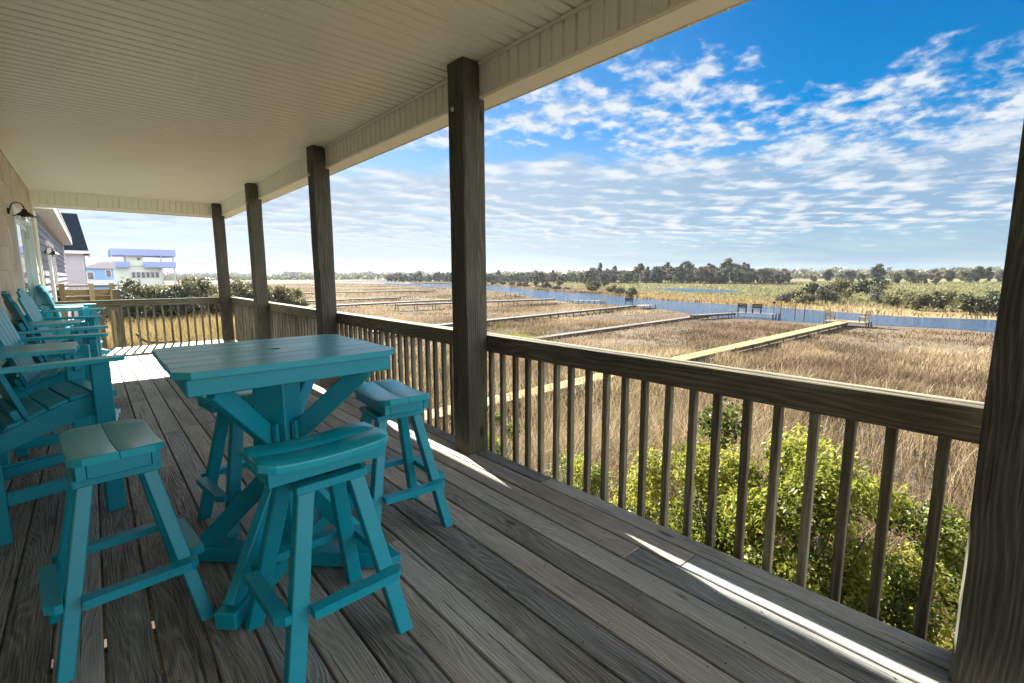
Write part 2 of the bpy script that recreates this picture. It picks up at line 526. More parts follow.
def glass_mat(name, col):
    m, k, b = new_mat(name)
    b.inputs['Base Color'].default_value = (*col, 1)
    b.inputs['Roughness'].default_value = 0.04
    b.inputs['Specular IOR Level'].default_value = 0.9
    b.inputs['Coat Weight'].default_value = 0.5
    tc = k.n('ShaderNodeTexCoord').outputs['Object']
    bump(k, b, k.noise(tc, 0.8, 2, .5), 0.03, 0.02)
    return m
M_glass = glass_mat('green_tinted_glass', (.10, .24, .22))
M_dark_glass = glass_mat('dark_glass', (.02, .03, .05))
def clear_glass():
    m, k, b = new_mat('clear_jar_glass')
    b.inputs['Base Color'].default_value = (.9, .93, .9, 1); b.inputs['Roughness'].default_value = .05
    b.inputs['Transmission Weight'].default_value = .9
    return m
M_jar = clear_glass()

# ------------------------------------------------------------------ setting: measurements
WALL_X = -0.65
DECK_X = 2.282
Y0, Y1 = -4.0, 12.10
PW = 0.196
PXC = 2.094+PW/2
POST_Y = [-0.063, 2.919, 5.94, 8.98, 11.91]    # near face of each post
CEIL = 2.895
BEAM_Z = 2.654
G = -3.3                                        # marsh level

# ------------------------------------------------------------------ deck
def build_deck():
    mb = MB()
    w, pitch = 0.1392, 0.1497
    x = 0.0713 - 5*pitch
    k = 0
    while x < DECK_X-0.02:
        x0, x1 = max(x, WALL_X), min(x+w, DECK_X)
        if x1-x0 > 0.02:
            y = Y0 - random.uniform(0, 2.5)
            while y < Y1:
                L = random.choice([2.44, 3.05, 3.66, 4.27, 4.88])
                if y < 1.9 < y+L and random.random() < .3: L = 2.2-y if 2.2-y > 1 else L
                a, b = max(y, Y0), min(y+L-0.004, Y1)
                if b-a > 0.1:
                    mb.box(((x0+x1)/2, (a+b)/2, -0.019+random.uniform(-.0015, .0015)), (x1-x0, b-a, 0.038), None, 0.0035)
                y += L
        x += pitch; k += 1
    deck = mb.build('deck', M_deck)
    tag(deck, kind='structure')
    # nail heads along the joists
    nb = MB()
    xx = 0.0713 - 5*pitch
    xs = []
    while xx < DECK_X-.02:
        xs.append(xx); xx += pitch
    yy = Y0+.2
    while yy < Y1:
        for xx in xs:
            for dx in (.03, .11):
                px = xx+dx+random.uniform(-.014, .014)
                if WALL_X < px < DECK_X-.01 and random.random() < .7:
                    py = yy+random.uniform(-.03, .03)
                    nb.lathe([(.0001, 0.0012), (.0033, .0011), (.0036, .0)], (px, py, 0), 6)
        yy += .407
    nails = nb.build('deck_nails', M_dark_wood, deck)
    # framing under the boards and rim joist
    fb = MB()
    yy = Y0+.2
    while yy < Y1-.05:
        fb.box(((WALL_X+DECK_X)/2, yy, -.14), (DECK_X-WALL_X-.08, .04, .19), None, .002); yy += .407
    fb.box((DECK_X-.0-.02, (Y0+Y1)/2, -.165), (.038, Y1-Y0, .24), None, .002)
    fb.box(((WALL_X+DECK_X)/2-.02, Y1-.02, -.165), (DECK_X-WALL_X-.04, .038, .24), None, .002)
    fb.build('deck_joists', M_rail, deck)
build_deck()

# ------------------------------------------------------------------ porch roof: ceiling, beam
def grooved(mb, along, n0, n1, u0, u1, base, depth, pitch=0.1, gw=0.023):
    """panel grooved across 'n'; along: function (n,u,d)->xyz ; d = depth out of the plane"""
    n = n0
    prof = []
    i = 0
    while n < n1-1e-6:
        e = min(n+pitch, n1)
        gd = depth*(1.6 if i % 3 == 0 else 1.0)
        prof += [(n, base-gd), (n+gw*.7, base-gd), (n+gw, base)]
        prof += [(e-.001, base)]
        n = e; i += 1
    prof.append((n1, base))
    b = len(mb.v)
    for (nn, d) in prof:
        mb.v.append(along(nn, u0, d)); mb.v.append(along(nn, u1, d))
    for q in range(len(prof)-1):
        mb.face((b+2*q, b+2*q+1, b+2*q+3, b+2*q+2), [(0, 0), (1, 0), (1, 1), (0, 1)], 0.5)

BX0 = 2.094 + PW*0.8            # inner face of the beam
BX1 = 2.425
FY0 = Y1 - 0.03                  # inner face of the end beam
def build_roof():
    root = empty('porch_roof', (0, 0, CEIL), 0, 'almond vinyl porch ceiling of narrow grooved boards with a boxed beam along its outer edge', 'porch roof')
    def part(mb, name, mat): 
        o = mb.build(name, mat, root); o.location = (0, 0, -CEIL); return o
    c = MB()
    grooved(c, lambda n, u, d: (u, n, CEIL-d), Y0, FY0, WALL_X, BX0, 0.0, 0.034)
    part(c, 'ceiling', M_vinyl)
    # roof above, keeps the sky light out
    r = MB()
    r.box(((WALL_X-3+BX1+.12)/2, (Y0+Y1+.45)/2, CEIL+.16), (BX1+.12-WALL_X+3, Y1+.45-Y0, .12), None, .01)
    part(r, 'roof_deck', M_roof)
    b = MB()
    # side beam: grooved inner face, j-channel, smooth underside, outer fascia
    grooved(b, lambda n, u, d: (BX0-d, n, u), Y0, FY0, CEIL, BEAM_Z, 0.0, 0.014, 0.1)
    part(b, 'beam_soffit', M_vinyl)
    b = MB()
    b.box((BX0-.012, (Y0+FY0)/2, CEIL-.012), (.018, FY0-Y0, .022), None, .004)
    b.box((BX0-.008, (Y0+FY0)/2, BEAM_Z+.008), (.012, FY0-Y0, .018), None, .004)
    b.box((WALL_X+.014, (Y0+FY0)/2, CEIL-.014), (.024, FY0-Y0, .024), None, .004)
    b.box(((WALL_X+BX0)/2, FY0-.012, CEIL-.0125), (BX0-WALL_X-.06, .018, .022), None, .004)
    part(b, 'ceiling_trim', M_trim)
    b = MB()
    YE = Y1+.2
    b.box(((BX0+BX1)/2+.0, (Y0+YE)/2, BEAM_Z-.004+.006), (BX1-BX0-.002, YE-Y0, .012), None, .002)
    b.box((BX1+.006, (Y0+YE)/2, BEAM_Z+.165), (.012, YE-Y0, .35), None, .003)
    b.box(((WALL_X+BX0)/2-.002, (FY0+YE)/2, BEAM_Z+.003), (BX0-WALL_X-.006, YE-FY0-.004, .012), None, .002)
    b.box(((WALL_X+BX1)/2, YE+.006, BEAM_Z+.12), (BX1-WALL_X, .012, .30), None, .003)
    gt = MB(); gt.box(((BX1+.014+2.665)/2, (Y0+YE)/2, 2.88), (2.665-BX1-.014, YE-Y0, .22), None, .012); part(gt, 'shade_gutter', M_trim)  # added out of sight, its width trims the sun strip on the deck
    # drip edge tabs
    y = Y0
    while y < Y1:
        b.box((BX1-.006, y, BEAM_Z-.012), (.012, .008, .012), None, .002); y += .2
    part(b, 'beam_casing', M_trim)
    b = MB()
    grooved(b, lambda n, u, d: (n, FY0-d, u), WALL_X, BX0, BEAM_Z, CEIL, 0.0, 0.014, 0.1)
    part(b, 'end_beam_soffit', M_vinyl)
build_roof()

# ------------------------------------------------------------------ posts
def build_posts():
    labels = ['dark weathered porch post at the right end of the deck nearest the viewer',
              'tall dark weathered porch post standing to the right of the teal bar table',
              'weathered porch post seen just above the far right corner of the teal table',
              'weathered porch post second from the far corner of the deck',
              'slim looking porch post at the far corner of the deck by the end railing']
    for i, y in enumerate(POST_Y):
        root = empty('porch_post', (PXC, y+PW/2, 0), 0, labels[i], 'post', 'square timber posts holding the porch roof')
        mb = MB()
        def slab(x0, x1, z0, z1, rnd):
            # irregular timber: a loft with slight waviness
            n = 14
            pts = []
            for s in range(n+1):
                z = z0+(z1-z0)*s/n
                ring = []
                for sx, sy in ((0, 0), (1, 0), (1, 1), (0, 1)):
                    xx = (x1 if sx else x0); yy = (PW/2 if sy else -PW/2)
                    c = .009
                    # chamfered corner: two points
                    ex = -1 if sx else 1; ey = -1 if sy else 1
                    a = (xx+ex*c, yy); b_ = (xx, yy+ey*c)
                    ring += ([b_, a] if (sx, sy) in ((0, 0), (1, 1)) else [a, b_])
                pts.append([(p[0]+random.gauss(0, .0012), p[1]+random.gauss(0, .0012), z) for p in ring])
            b0 = len(mb.v)
            for rr in pts: mb.v.extend(rr)
            o2 = random.uniform(0, 50)
            per = [0, .012, PW, PW+.012, 2*PW, 2*PW+.012, 3*PW, 3*PW+.012, 4*PW]
            for s in range(n):
                for j in range(8):
                    k2 = (j+1) % 8
                    za, zb = pts[s][0][2], pts[s+1][0][2]
                    mb.face((b0+s*8+j, b0+s*8+k2, b0+(s+1)*8+k2, b0+(s+1)*8+j), [(za, per[j]+o2), (za, per[j+1]+o2), (zb, per[j+1]+o2), (zb, per[j]+o2)], rnd)
            mb.face([b0+n*8+j for j in range(8)], [(p[0]*.3, p[1]) for p in pts[-1]], rnd)
            mb.face([b0+j for j in range(8)][::-1], [(p[0]*.3, p[1]) for p in pts[0]], rnd)
        q = random.random()
        slab(-PW/2, PW/2, -3.3, BEAM_Z-.012, q)
        slab(-PW/2, PW/2-PW*.2-.003, BEAM_Z-.0118, CEIL-.002, q)
        mb.build('timber', M_post, root)
        if i == 0:
            bt = MB()
            bt.lathe([(.0001, .013), (.012, .013), (.014, .004), (.026, .004), (.027, 0)], (0, 0, 0), 18)
            o = bt.build('bolt', M_steel, root); o.rotation_euler = (0, R(-90), 0); o.location = (-PW/2, -.03, .02)
        else:
            bt = MB()
            bt.lathe([(.0001, .016), (.009, .016), (.009, .004), (.018, .004), (.019, 0)], (0, 0, 0), 14)
            o = bt.build('bolt', M_steel, root); o.rotation_euler = (0, R(-90), 0); o.location = (-PW/2, .03, CEIL-.32)
build_posts()

# ------------------------------------------------------------------ railings
RT, RB = 0.927, 0.795
RX = 2.292
def railing_y(y0, y1, label):
    root = empty('railing', (RX, (y0+y1)/2, 0), 0, label, 'railing', 'deck railing bays')
    ym = (y0+y1)/2
    mb = MB(); mb.box((.019, 0, (RT+RB)/2), (.038, y1-y0-.003, RT-RB), None, .004)
    mb.build('top_rail', M_rail, root)
    mb = MB(); mb.box((.078+.019, 0, (RT+RB)/2-.002), (.038, y1-y0-.003, RT-RB), None, .004)
    mb.build('outer_rail', M_rail, root)
    n = round((y1-y0)/.139)
    for i in range(n):
        yy = y0+(i+.5)*(y1-y0)/n+random.uniform(-.006, .006)
        mb = MB(); h = RT-.012
        tl = random.uniform(-.004, .004)
        mb.bar((.038+.0195, yy-ym, -.27), (.038+.0195+tl*.3, yy-ym+tl, h), .0375, .036, (0, 1, 0), .003)
        mb.build('baluster', M_rail, root)
    mb = MB(); mb.box((.019+.0, 0, -.16), (.034, y1-y0-.003, .2), None, .003)
    mb.build('rim_board', M_rail, root)

def railing_x(x0, x1, y, label):
    root = empty('railing', ((x0+x1)/2, y, 0), 0, label, 'railing', 'deck railing bays')
    xm = (x0+x1)/2
    mb = MB(); mb.box((0, .019, (RT+RB)/2), (x1-x0, .038, RT-RB), None, .004); mb.build('top_rail', M_rail, root)
    mb = MB(); mb.box((0, .097, (RT+RB)/2-.002), (x1-x0, .038, RT-RB), None, .004); mb.build('outer_rail', M_rail, root)
    n = round((x1-x0)/.139)
    for i in range(n):
        xx = x0+(i+.5)*(x1-x0)/n+random.uniform(-.006, .006)
        mb = MB(); mb.bar((xx-xm, .0575, -.27), (xx-xm, .0575, RT-.012), .0375, .036, (1, 0, 0), .003)
        mb.build('baluster', M_rail, root)
    mb = MB(); mb.box((0, .019, -.16), (x1-x0, .034, .2), None, .003); mb.build('rim_board', M_rail, root)
cs = [p+PW/2 for p in POST_Y]
railing_y(cs[0], cs[1], 'weathered deck railing bay nearest the viewer, right of the tall dark post')
railing_y(cs[1], cs[2], 'deck railing bay behind the teal stool, left of the tall dark post')
railing_y(cs[2], cs[3], 'short looking railing bay above the table between two porch posts')
railing_y(cs[3], cs[4], 'farthest bay of the marsh side railing before the corner post')
railing_x(WALL_X+.02, DECK_X-.05, Y1+.002, 'end railing across the far end of the deck')

# ------------------------------------------------------------------ house wall
def build_wall():
    root = empty('house_wall', (WALL_X, 0, 0), 0, 'tan shake sided house wall with a sliding glass door along the left of the deck', 'house wall')
    D0, D1, DZ = 8.45, 10.75, 2.16
    mb = MB()
    mb.box((-.10, (Y0+Y1)/2, CEIL/2-1.7), (.14, Y1-Y0, CEIL+3.4), None, .002)
    mb.build('sheathing', M_trim, root)
    mb = MB()
    z = -.1; row = 0
    while z < CEIL-.02:
        y = Y0+random.uniform(0, .2)
        while y < Y1-.08:
            w = random.uniform(.22, .42)
            e = min(y+w, Y1-.08)
            zt = min(z+.29, CEIL-.005)
            mid = (y+e)/2
            if not (z < DZ and D0-.12 < mid < D1+.12) and e-y > .03:
                m = Matrix.Rotation(R(-2.2), 3, 'Y')
                mb.box((-.010+random.uniform(-.002, .002), mid, (z+zt)/2), (.018, e-y-.004, zt-z+.02), m, .002, None, 2)
            y += w
        z += .26; row += 1
    mb.build('shake_siding', M_shake, root)
    mb = MB()
    mb.box((-.001, Y1-.04, CEIL/2), (.05, .078, CEIL-.03), None, .004)
    mb.box((-.03, Y1+.012, CEIL/2), (.10, .022, CEIL-.03), None, .004)
    mb.build('corner_trim', M_trim, root)
    # sliding door
    mb = MB()
    mb.box((.012, D0-.045, DZ/2), (.07, .09, DZ), None, .004)
    mb.box((.012, D1+.045, DZ/2), (.07, .09, DZ), None, .004)
    mb.box((.012, (D0+D1)/2, DZ+.047), (.07, D1-D0+.18, .09), None, .004)
    door = mb.build('sliding_door', M_white, root)
    mid = (D0+D1)/2
    for a, b, off in ((D0, mid+.04, .0), (mid-.04, D1, -.022)):
        f = MB()
        f.box((off, a+.035, DZ/2), (.02, .07, DZ-.01), None, .003)
        f.box((off, b-.035, DZ/2), (.02, .07, DZ-.01), None, .003)
        f.box((off, (a+b)/2, .05), (.02, b-a-.142, .09), None, .003)
        f.box((off, (a+b)/2, DZ-.05), (.02, b-a-.142, .07), None, .003)
        f.build('sash', M_white, door)
        g = MB(); g.box((off, (a+b)/2, DZ/2), (.008, b-a-.14, DZ-.16), None, 0.001); g.build('pane', M_glass, door)
build_wall()

def wall_lamp(loc, rz, label, sc=.66):
    root = empty('wall_lamp', loc, rz, label, 'wall lamp', 'black gooseneck lamps on the house walls')
    root.scale = (sc, sc, sc)
    mb = MB(); mb.lathe([(.0001, .03), (.045, .028), (.055, .02), (.058, 0)], (0, 0, 0), 20)
    o = mb.build('wall_plate', M_black, root); o.rotation_euler = (0, R(90), 0)
    mb = MB()
    pts = [(0.02, 0, 0)]
    for i in range(11):
        a = R(180-180*i/10)
        pts.append((.125+.085*math.cos(a), 0, .06+.085*math.sin(a)*1.15))
    pts.append((.21, 0, .0))
    mb.tube(pts, .009, 10)
    mb.build('gooseneck', M_black, root)
    mb = MB()
    mb.lathe([(.022, .05), (.035, .045), (.038, .015), (.055, .005), (.075, -.015), (.085, -.02), (.12, -.055), (.165, -.075), (.166, -.081), (.118, -.062), (.08, -.027), (.03, -.02)], (.21, 0, 0), 28)
    mb.build('lamp_shade', M_black, root)
    mb = MB()
    mb.lathe([(.05, -.03), (.056, -.06), (.055, -.12), (.04, -.145), (.0001, -.15)], (.21, 0, 0), 20)
    mb.build('glass_jar', M_jar, root)
wall_lamp((WALL_X+.025, 7.95, 2.12), 0, 'black gooseneck barn lamp mounted on the tan shake wall')

# ------------------------------------------------------------------ bar table
def build_table():
    cx, cy, H = .611, 2.37, 1.056
    ax, ay = .425, .40
    root = empty('bar_table', (cx, cy, 0), 0, 'square teal bar height table with a slatted top and umbrella hole', 'table')
    top = MB()
    n = 6
    w = 2*ay/n
    for i in range(n):
        y0 = -ay+i*w; y1 = y0+w-.006
        if i in (2, 3):
            # boards either side of the umbrella hole: cut a half round notch
            r = .026
            s = 1 if i == 2 else -1
            edge = y1 if i == 2 else y0
            arc = []
            for q in range(9):
                a = math.pi*q/8
                arc.append((r*math.cos(a), edge - s*r*math.sin(a)))
            if i == 2:
                poly = [(-ax, y0), (ax, y0), (ax, y1)]+arc+[(-ax, y1)]
            else:
                poly = [(ax, y1), (-ax, y1), (-ax, y0)]+[(-p[0], p[1]) for p in arc]+[(ax, y0)]
            top.prism([(p[0], p[1], H-.026) for p in poly], (0, 0, .026))
        elif i in (0, n-1):
            c = .05
            s = -1 if i == 0 else 1
            yo, yi = (y0, y1) if i == 0 else (y1, y0)
            poly = [(-ax, yi), (-ax, yo-s*c), (-ax+c, yo), (ax-c, yo), (ax, yo-s*c), (ax, yi)]
            top.prism([(p[0], p[1], H-.026) for p in poly], (0, 0, .026))
        else:
            top.box((0, (y0+y1)/2, H-.013), (2*ax, y1-y0, .026), None, .004)
    top.build('tabletop', M_teal_light, root)
    ins = .035
    ap = MB()
    zc, hh = H-.026-.034, .066
    ap.box((0, -ay+ins, zc), (2*ax-2*ins+.0, .03, hh), None, .004)
    ap.box((0, ay-ins, zc), (2*ax-2*ins, .03, hh), None, .004)
    ap.box((-ax+ins+.0155, 0, zc-.0005), (.03, 2*ay-2*ins-.032, hh-.001), None, .004)
    ap.box((ax-ins-.0155, 0, zc-.0005), (.03, 2*ay-2*ins-.032, hh-.001), None, .004)
    ap.build('apron', M_teal, root)
    col = MB()
    m45 = Matrix.Rotation(R(45), 3, 'Z')
    col.box((0, 0, .55), (.150, .150, .86), m45, .006, None, 2)
    col.build('column', M_teal, root)
    # planted cleats, braces and feet on the four diagonals
    for q in range(4):
        a = R(45+90*q)
        d = Vector((math.cos(a), math.sin(a), 0)); s = Vector((-d.y, d.x, 0))
        f = MB()
        f.bar(d*.085+Vector((0, 0, .045)), d*.475+Vector((0, 0, .045)), .09, .075, (0, 0, 1), .006)
        f.build('foot', M_teal, root)
        br = MB()
        br.bar(d*.425+Vector((0, 0, .075)), d*.075+Vector((0, 0, .435)), .04, .085, (0, 0, 1), .004)
        br.build('lower_brace', M_teal, root)
        br = MB()
        br.bar(d*.085+Vector((0, 0, .66)), d*.42+Vector((0, 0, .965)), .04, .085, (0, 0, 1), .004)
        br.build('upper_brace', M_teal, root)
        cl = MB()
        for sg in (-1, 1):
            cl.box(d*.094+s*.035*sg+Vector((0, 0, .60)), (.024, .024, .26), Matrix.Rotation(a, 3, 'Z'), .003, None, 2)
        cl.build('cleat', M_teal, root)
build_table()

# ------------------------------------------------------------------ stools
def make_stool():
    root = empty('bar_stool')
    a, b = .240, .138
    zt = .772
    def sag(x): return .017*(abs(x)/a)**2.2 - .017
    # two saddle boards, outer corners clipped
    for sgn in (-1, 1):
        mb = MB()
        N = 20
        b0 = len(mb.v)
        rnd = random.random()
        for i in range(N+1):
            x = -a+2*a*i/N
            clip = max(0.0, abs(x)-(a-.036))
            yo = sgn*(b-clip)
            yi = .0012*sgn
            for (yy, dz) in ((yi, -.0015), (yi+sgn*.0025, 0), (yo-sgn*.005, 0), (yo-sgn*.0015, -.0018), (yo, -.006), (yo, -.026), (yi, -.026)):
                mb.v.append((x, yy, zt+sag(x)+dz))
        K = 7
        for i in range(N):
            for j in range(K):
                j2 = (j+1) % K
                ids = [b0+i*K+j, b0+i*K+j2, b0+(i+1)*K+j2, b0+(i+1)*K+j]
                if sgn < 0: ids = ids[::-1]
                P = [Vector(mb.v[t]) for t in ids][::-1]
                mb.face(ids[::-1], [(p.x, p.y+p.z) for p in P], rnd, j in (1,))
        for end in (0, N):
            ids = [b0+end*K+j for j in range(K)]
            if (end == 0) == (sgn > 0): ids = ids[::-1]
            mb.face(ids[::-1], [(mb.v[t][1], mb.v[t][2]) for t in ids[::-1]], rnd)
        mb.build('seat_board', M_teal_light, root)
    # curved skirt boards and end boards under the seat
    N = 12; a2 = a-.026
    mb = MB()
    for sgn in (-1, 1):
        up = [(-a2+2*a2*i/N) for i in range(N+1)]
        y = sgn*(b-.018)
        poly = [(x, y, zt+sag(x)-.0265) for x in up] + [(a2, y, zt-.082), (-a2, y, zt-.082)]
        mb.prism(poly, (0, -sgn*.026, 0))
        mb.box((sgn*(a2-.0135), 0, zt-.056), (.026, 2*(b-.0445)-.002, .056), None, .003)
    mb.build('seat_skirt', M_teal, root)
    mb = MB(); mb.lathe([(.0001, 0), (.085, 0), (.085, .024), (.0001, .024)], (0, 0, zt-.105), 24); mb.build('swivel_plate', M_black, root)
    mb = MB()
    mb.box((0, 0, zt-.121), (.262, .262, .030), None, .004)
    mb.build('top_frame', M_teal, root)
    zt2 = zt-.1365
    fa, fb = .212, .216
    ta, tb = .094, .096
    wx, wy = .060, .048
    legp = {}
    for sx in (-1, 1):
        for sy in (-1, 1):
            p0 = Vector((sx*ta, sy*tb, zt2)); e = Vector((sx*fa, sy*fb, .0))
            mb = MB()
            c = .004
            hx, hy = wx/2, wy/2
            ring = [(-hx+c, -hy), (hx-c, -hy), (hx, -hy+c), (hx, hy-c), (hx-c, hy), (-hx+c, hy), (-hx, hy-c), (-hx, -hy+c)]
            mb.prism([(e.x+q[0], e.y+q[1], e.z) for q in ring], tuple(p0-e))
            mb.build('leg', M_teal, root)
            legp[(sx, sy)] = (e, p0)
    # footrest boards set like a pinwheel round the legs
    zr = .238
    t = zr/zt2
    cx, cy = fa+(ta-fa)*t, fb+(tb-fb)*t
    w = .050
    for q in range(4):
        m = Matrix.Rotation(R(90*q), 3, 'Z')
        lx, ly = (cx, cy) if q % 2 == 0 else (cy, cx)
        hx, hy = (wx/2, wy/2) if q % 2 == 0 else (wy/2, wx/2)
        y = -(ly+hy+.0005)
        x0 = -lx+hx+.001; x1 = lx+hx+.010
        poly = [(x0, y+.012, zr), (x0, y-w+.012, zr), (x1-.030, y-w+.012, zr), (x1, y-w+.042, zr), (x1, y+.012, zr)]
        poly = [(x0, y, zr), (x0, y-w, zr), (x1-.028, y-w, zr), (x1, y-w+.028, zr), (x1, y, zr)]
        mb = MB(); mb.prism([tuple(m @ Vector(p)) for p in poly], (0, 0, .032))
        mb.build('footrest', M_teal, root)
    return root
stool = make_stool()
spots = [((.003, 2.39), 1.66, 'teal bar stool at the left of the table, in front of the big chair'),
         ((.592, 1.80), .05, 'teal bar stool nearest the viewer, tucked at the front of the table'),
         ((1.19, 2.385), 1.50, 'teal bar stool to the right of the table beside the tall dark post'),
         ((.61, 2.96), .12, 'teal bar stool mostly hidden behind the table column')]
for i, (xy, rz, lab) in enumerate(spots):
    o = stool if i == 0 else copy_tree(stool)
    o.location = (xy[0], xy[1], 0); o.rotation_euler = (0, 0, rz)
    tag(o, lab, 'bar stool', 'teal bar stools round the bar table')

# ------------------------------------------------------------------ double adirondack chairs
def make_double(mat=M_teal):
    root = empty('double_chair')
    root_tilt = {-1: R(13), 1: R(5)}
    half = .275                        # seat half width between arm centres
    cyc = .50                          # seat centre from the middle of the table
    for sgn in (-1, 1):                # -1: near seat, +1: far seat
        # near seat turns away to +y, far seat turns to -y : both face the table front
        rz = -sgn*root_tilt[sgn]
        M = Matrix.Translation((0, sgn*cyc, 0)) @ Matrix.Rotation(rz, 4, 'Z')
        def w(p): return tuple(M @ Vector(p))
        def V3(p): return M.to_3x3() @ Vector(p)
        # seat slats, dished
        prof = [(.0, .715), (-.09, .722), (-.19, .700), (-.28, .668), (-.37, .630), (-.45, .60)]
        mb = MB()
        for i in range(5):
            (xa, za), (xb, zb) = prof[i], prof[i+1]
            dx, dz = xb-xa, zb-za; L = math.hypot(dx, dz)
            xa2, za2 = xa+dx*.05, za+dz*.05; xb2, zb2 = xb-dx*.05, zb-dz*.05
            A = Vector(w(((xa2+xb2)/2, -half+.03, (za2+zb2)/2))); B = Vector(w(((xa2+xb2)/2, half-.03, (za2+zb2)/2)))
            upv = V3((-dz, 0, dx)) if dx > 0 else V3((dz, 0, -dx))
            mb.bar(A, B, L*.9, .022, upv, .004)
        mb.build('seat', mat, root)
        # side rails under the slats
        for sy in (-1, 1):
            mb = MB()
            yy = sy*(half-.055)
            poly = [(.0, .70), (-.10, .706), (-.20, .682), (-.30, .645), (-.46, .578), (-.56, .53), (-.56, .44), (-.30, .535), (-.1, .59), (.0, .595)]
            mb.prism([w((p[0], yy-.014, p[1])) for p in poly], tuple(V3((0, .028, 0))))
            mb.build('side_rail', mat, root)
        # back: five tall slats, arched top, leaning
        lean = R(17)
        bd = Vector((-math.sin(lean), 0, math.cos(lean)))
        base = Vector((-.36, 0, .60))
        hts = [.60, .665, .69, .665, .60]
        for i in range(5):
            mb = MB()
            yb = (i-2)*.088; yt = (i-2)*.104
            h = hts[i]
            wb, wt = .040, .0475
            s = (i-2)
            drop = [.05, .02, .0, -.02, -.05][i]
            def P(yy, hh): return base+bd*hh+Vector((0, yy, 0))
            top = [P(yt-wt, h-.0-max(0, drop)*.8-.012), P(yt-wt*.6, h+.0-max(0, drop)*.3), P(yt+wt*.6, h-max(0, -drop)*.3), P(yt+wt, h-max(0, -drop)*.8-.012)]
            poly = [P(yb-wb, -.06)]+top+[P(yb+wb, -.06)]
            nrm = Vector((math.cos(lean), 0, math.sin(lean)))*.022
            mb.prism([w(p) for p in poly], tuple(V3(nrm)))
            mb.build('back_slat', mat, root)
        for hh, ww in ((.06, .43), (.38, .46)):
            mb = MB()
            c = base+bd*hh-Vector((math.cos(lean), 0, math.sin(lean)))*.022
            mb.bar(w(c-Vector((0, ww/2, 0))), w(c+Vector((0, ww/2, 0))), .035, .07, V3(bd), .004)
            mb.build('back_brace', mat, root)
        # legs, arms
        for sy in (-1, 1):
            yy = sy*half
            outer = (sy == sgn)
            mb = MB(); mb.box(w((-.045, yy, .45)), (.088, .038, .898), M.to_3x3(), .005, None, 2); mb.build('front_leg', mat, root)
            mb = MB(); mb.box(w((-.525, yy, .45)), (.075, .038, .898), M.to_3x3(), .005, None, 2); mb.build('rear_leg', mat, root)
            mb = MB()
            mb.bar(w((-.085, yy-sy*.0, .235)), w((-.486, yy, .235)), .026, .07, (0, 0, 1), .004)
            mb.build('stretcher', mat, root)
            mb = MB()
            mb.box(w((-.028, yy+sy*.024 if False else yy-sy*.03, .84)), (.05, .022, .10), M.to_3x3(), .004)
            mb.build('arm_bracket', mat, root)
            if outer:
                mb = MB()
                yo = yy
                poly = [(.055, yo-.05), (.07, yo-.03), (.07, yo+.03), (.055, yo+.05), (-.12, yo+.055), (-.42, yo+.03), (-.585, yo+.025), (-.585, yo-.03), (-.42, yo-.035), (-.12, yo-.055)]
                mb.prism([w((p[0], p[1], .90)) for p in poly], (0, 0, .024))
                mb.build('armrest', M_teal_light, root)
        # footrest, sloping forward
        mb = MB()
        mb.bar(w((.045, -half+.02, .285)), w((.045, half-.02, .285)), .10, .024, V3((.30, 0, 1)), .004)
        mb.build('footrest', M_teal_light, root)
        for sy in (-1, 1):
            mb = MB()
            mb.bar(w((-.48, sy*(half-.035), .22)), w((.09, sy*(half-.035), .262)), .03, .06, (0, 0, 1), .004)
            mb.build('footrest_support', mat, root)
        mb = MB()
        mb.bar(w((-.525, -half+.02, .235)), w((-.525, half-.02, .235)), .026, .08, (0, 0, 1), .004)
        mb.build('rear_stretcher', mat, root)
    # middle table: planks running front to back, splayed
    mb = MB()
    T = R(13)
    for i, y in enumerate((-.155, 0, .155)):
        x0, x1 = -.50, -.075 - (.01 if i != 1 else 0)
        sl = -math.tan(T)*(0.5 if y > 0 else (-.5 if y < 0 else 0))
        poly = []
        for (xx, yy) in ((x0, y-.076), (x1, y-.076), (x1, y+.076), (x0, y+.076)):
            poly.append((xx, yy*(1 - (xx-.03)*.25) if True else yy, .902))
        mb.prism(poly, (0, 0, .024))
    mb.build('middle_table', M_teal_light, root)
    for xx in (-.115, -.46):
        mb = MB(); mb.bar((xx, -.20, .862), (xx, .20, .862), .026, .075, (0, 0, 1), .004)
        mb.build('table_apron', mat, root)
    for y in (-.17, .17):
        mb = MB(); mb.lathe([(.0001, .006), (.006, .006), (.011, .003), (.012, 0)], (0, 0, 0), 12)
        o = mb.build('bolt', M_steel, root); o.rotation_euler = (0, R(90), 0); o.location = (-.1015, y, .862)
    return root
dbl = make_double()
for i, (x, y, rz, lab) in enumerate([(-.02, 4.40, 0, 'teal double chair with a middle table nearest the viewer, in the shade at the left'),
                                 (-.03, 6.73, R(-1), 'teal double chair against the wall, second from the viewer, half hidden by the nearest one'),
                                 (-.03, 10.10, R(1), 'teal double chair farthest along the wall, its back edges bright in the sun')]):
    o = dbl if i == 0 else copy_tree(dbl)
    o.location = (x, y, 0); o.rotation_euler = (0, 0, rz)
    tag(o, lab, 'double chair', 'teal double chairs along the house wall')

# ------------------------------------------------------------------ ground, water
def poly_sheet(name, pts, z, mat):
    import bmesh
    bm = bmesh.new()
    vs = [bm.verts.new((p[0], p[1], z)) for p in pts]
    f = bm.faces.new(vs)
    if f.normal.z < 0: f.normal_flip()
    bmesh.ops.triangulate(bm, faces=[f])
    me = bpy.data.meshes.new(name); bm.to_mesh(me); bm.free()
    me.materials.append(mat)
    o = bpy.data.objects.new(name, me); COL.objects.link(o)
    return tag(o, kind='structure')

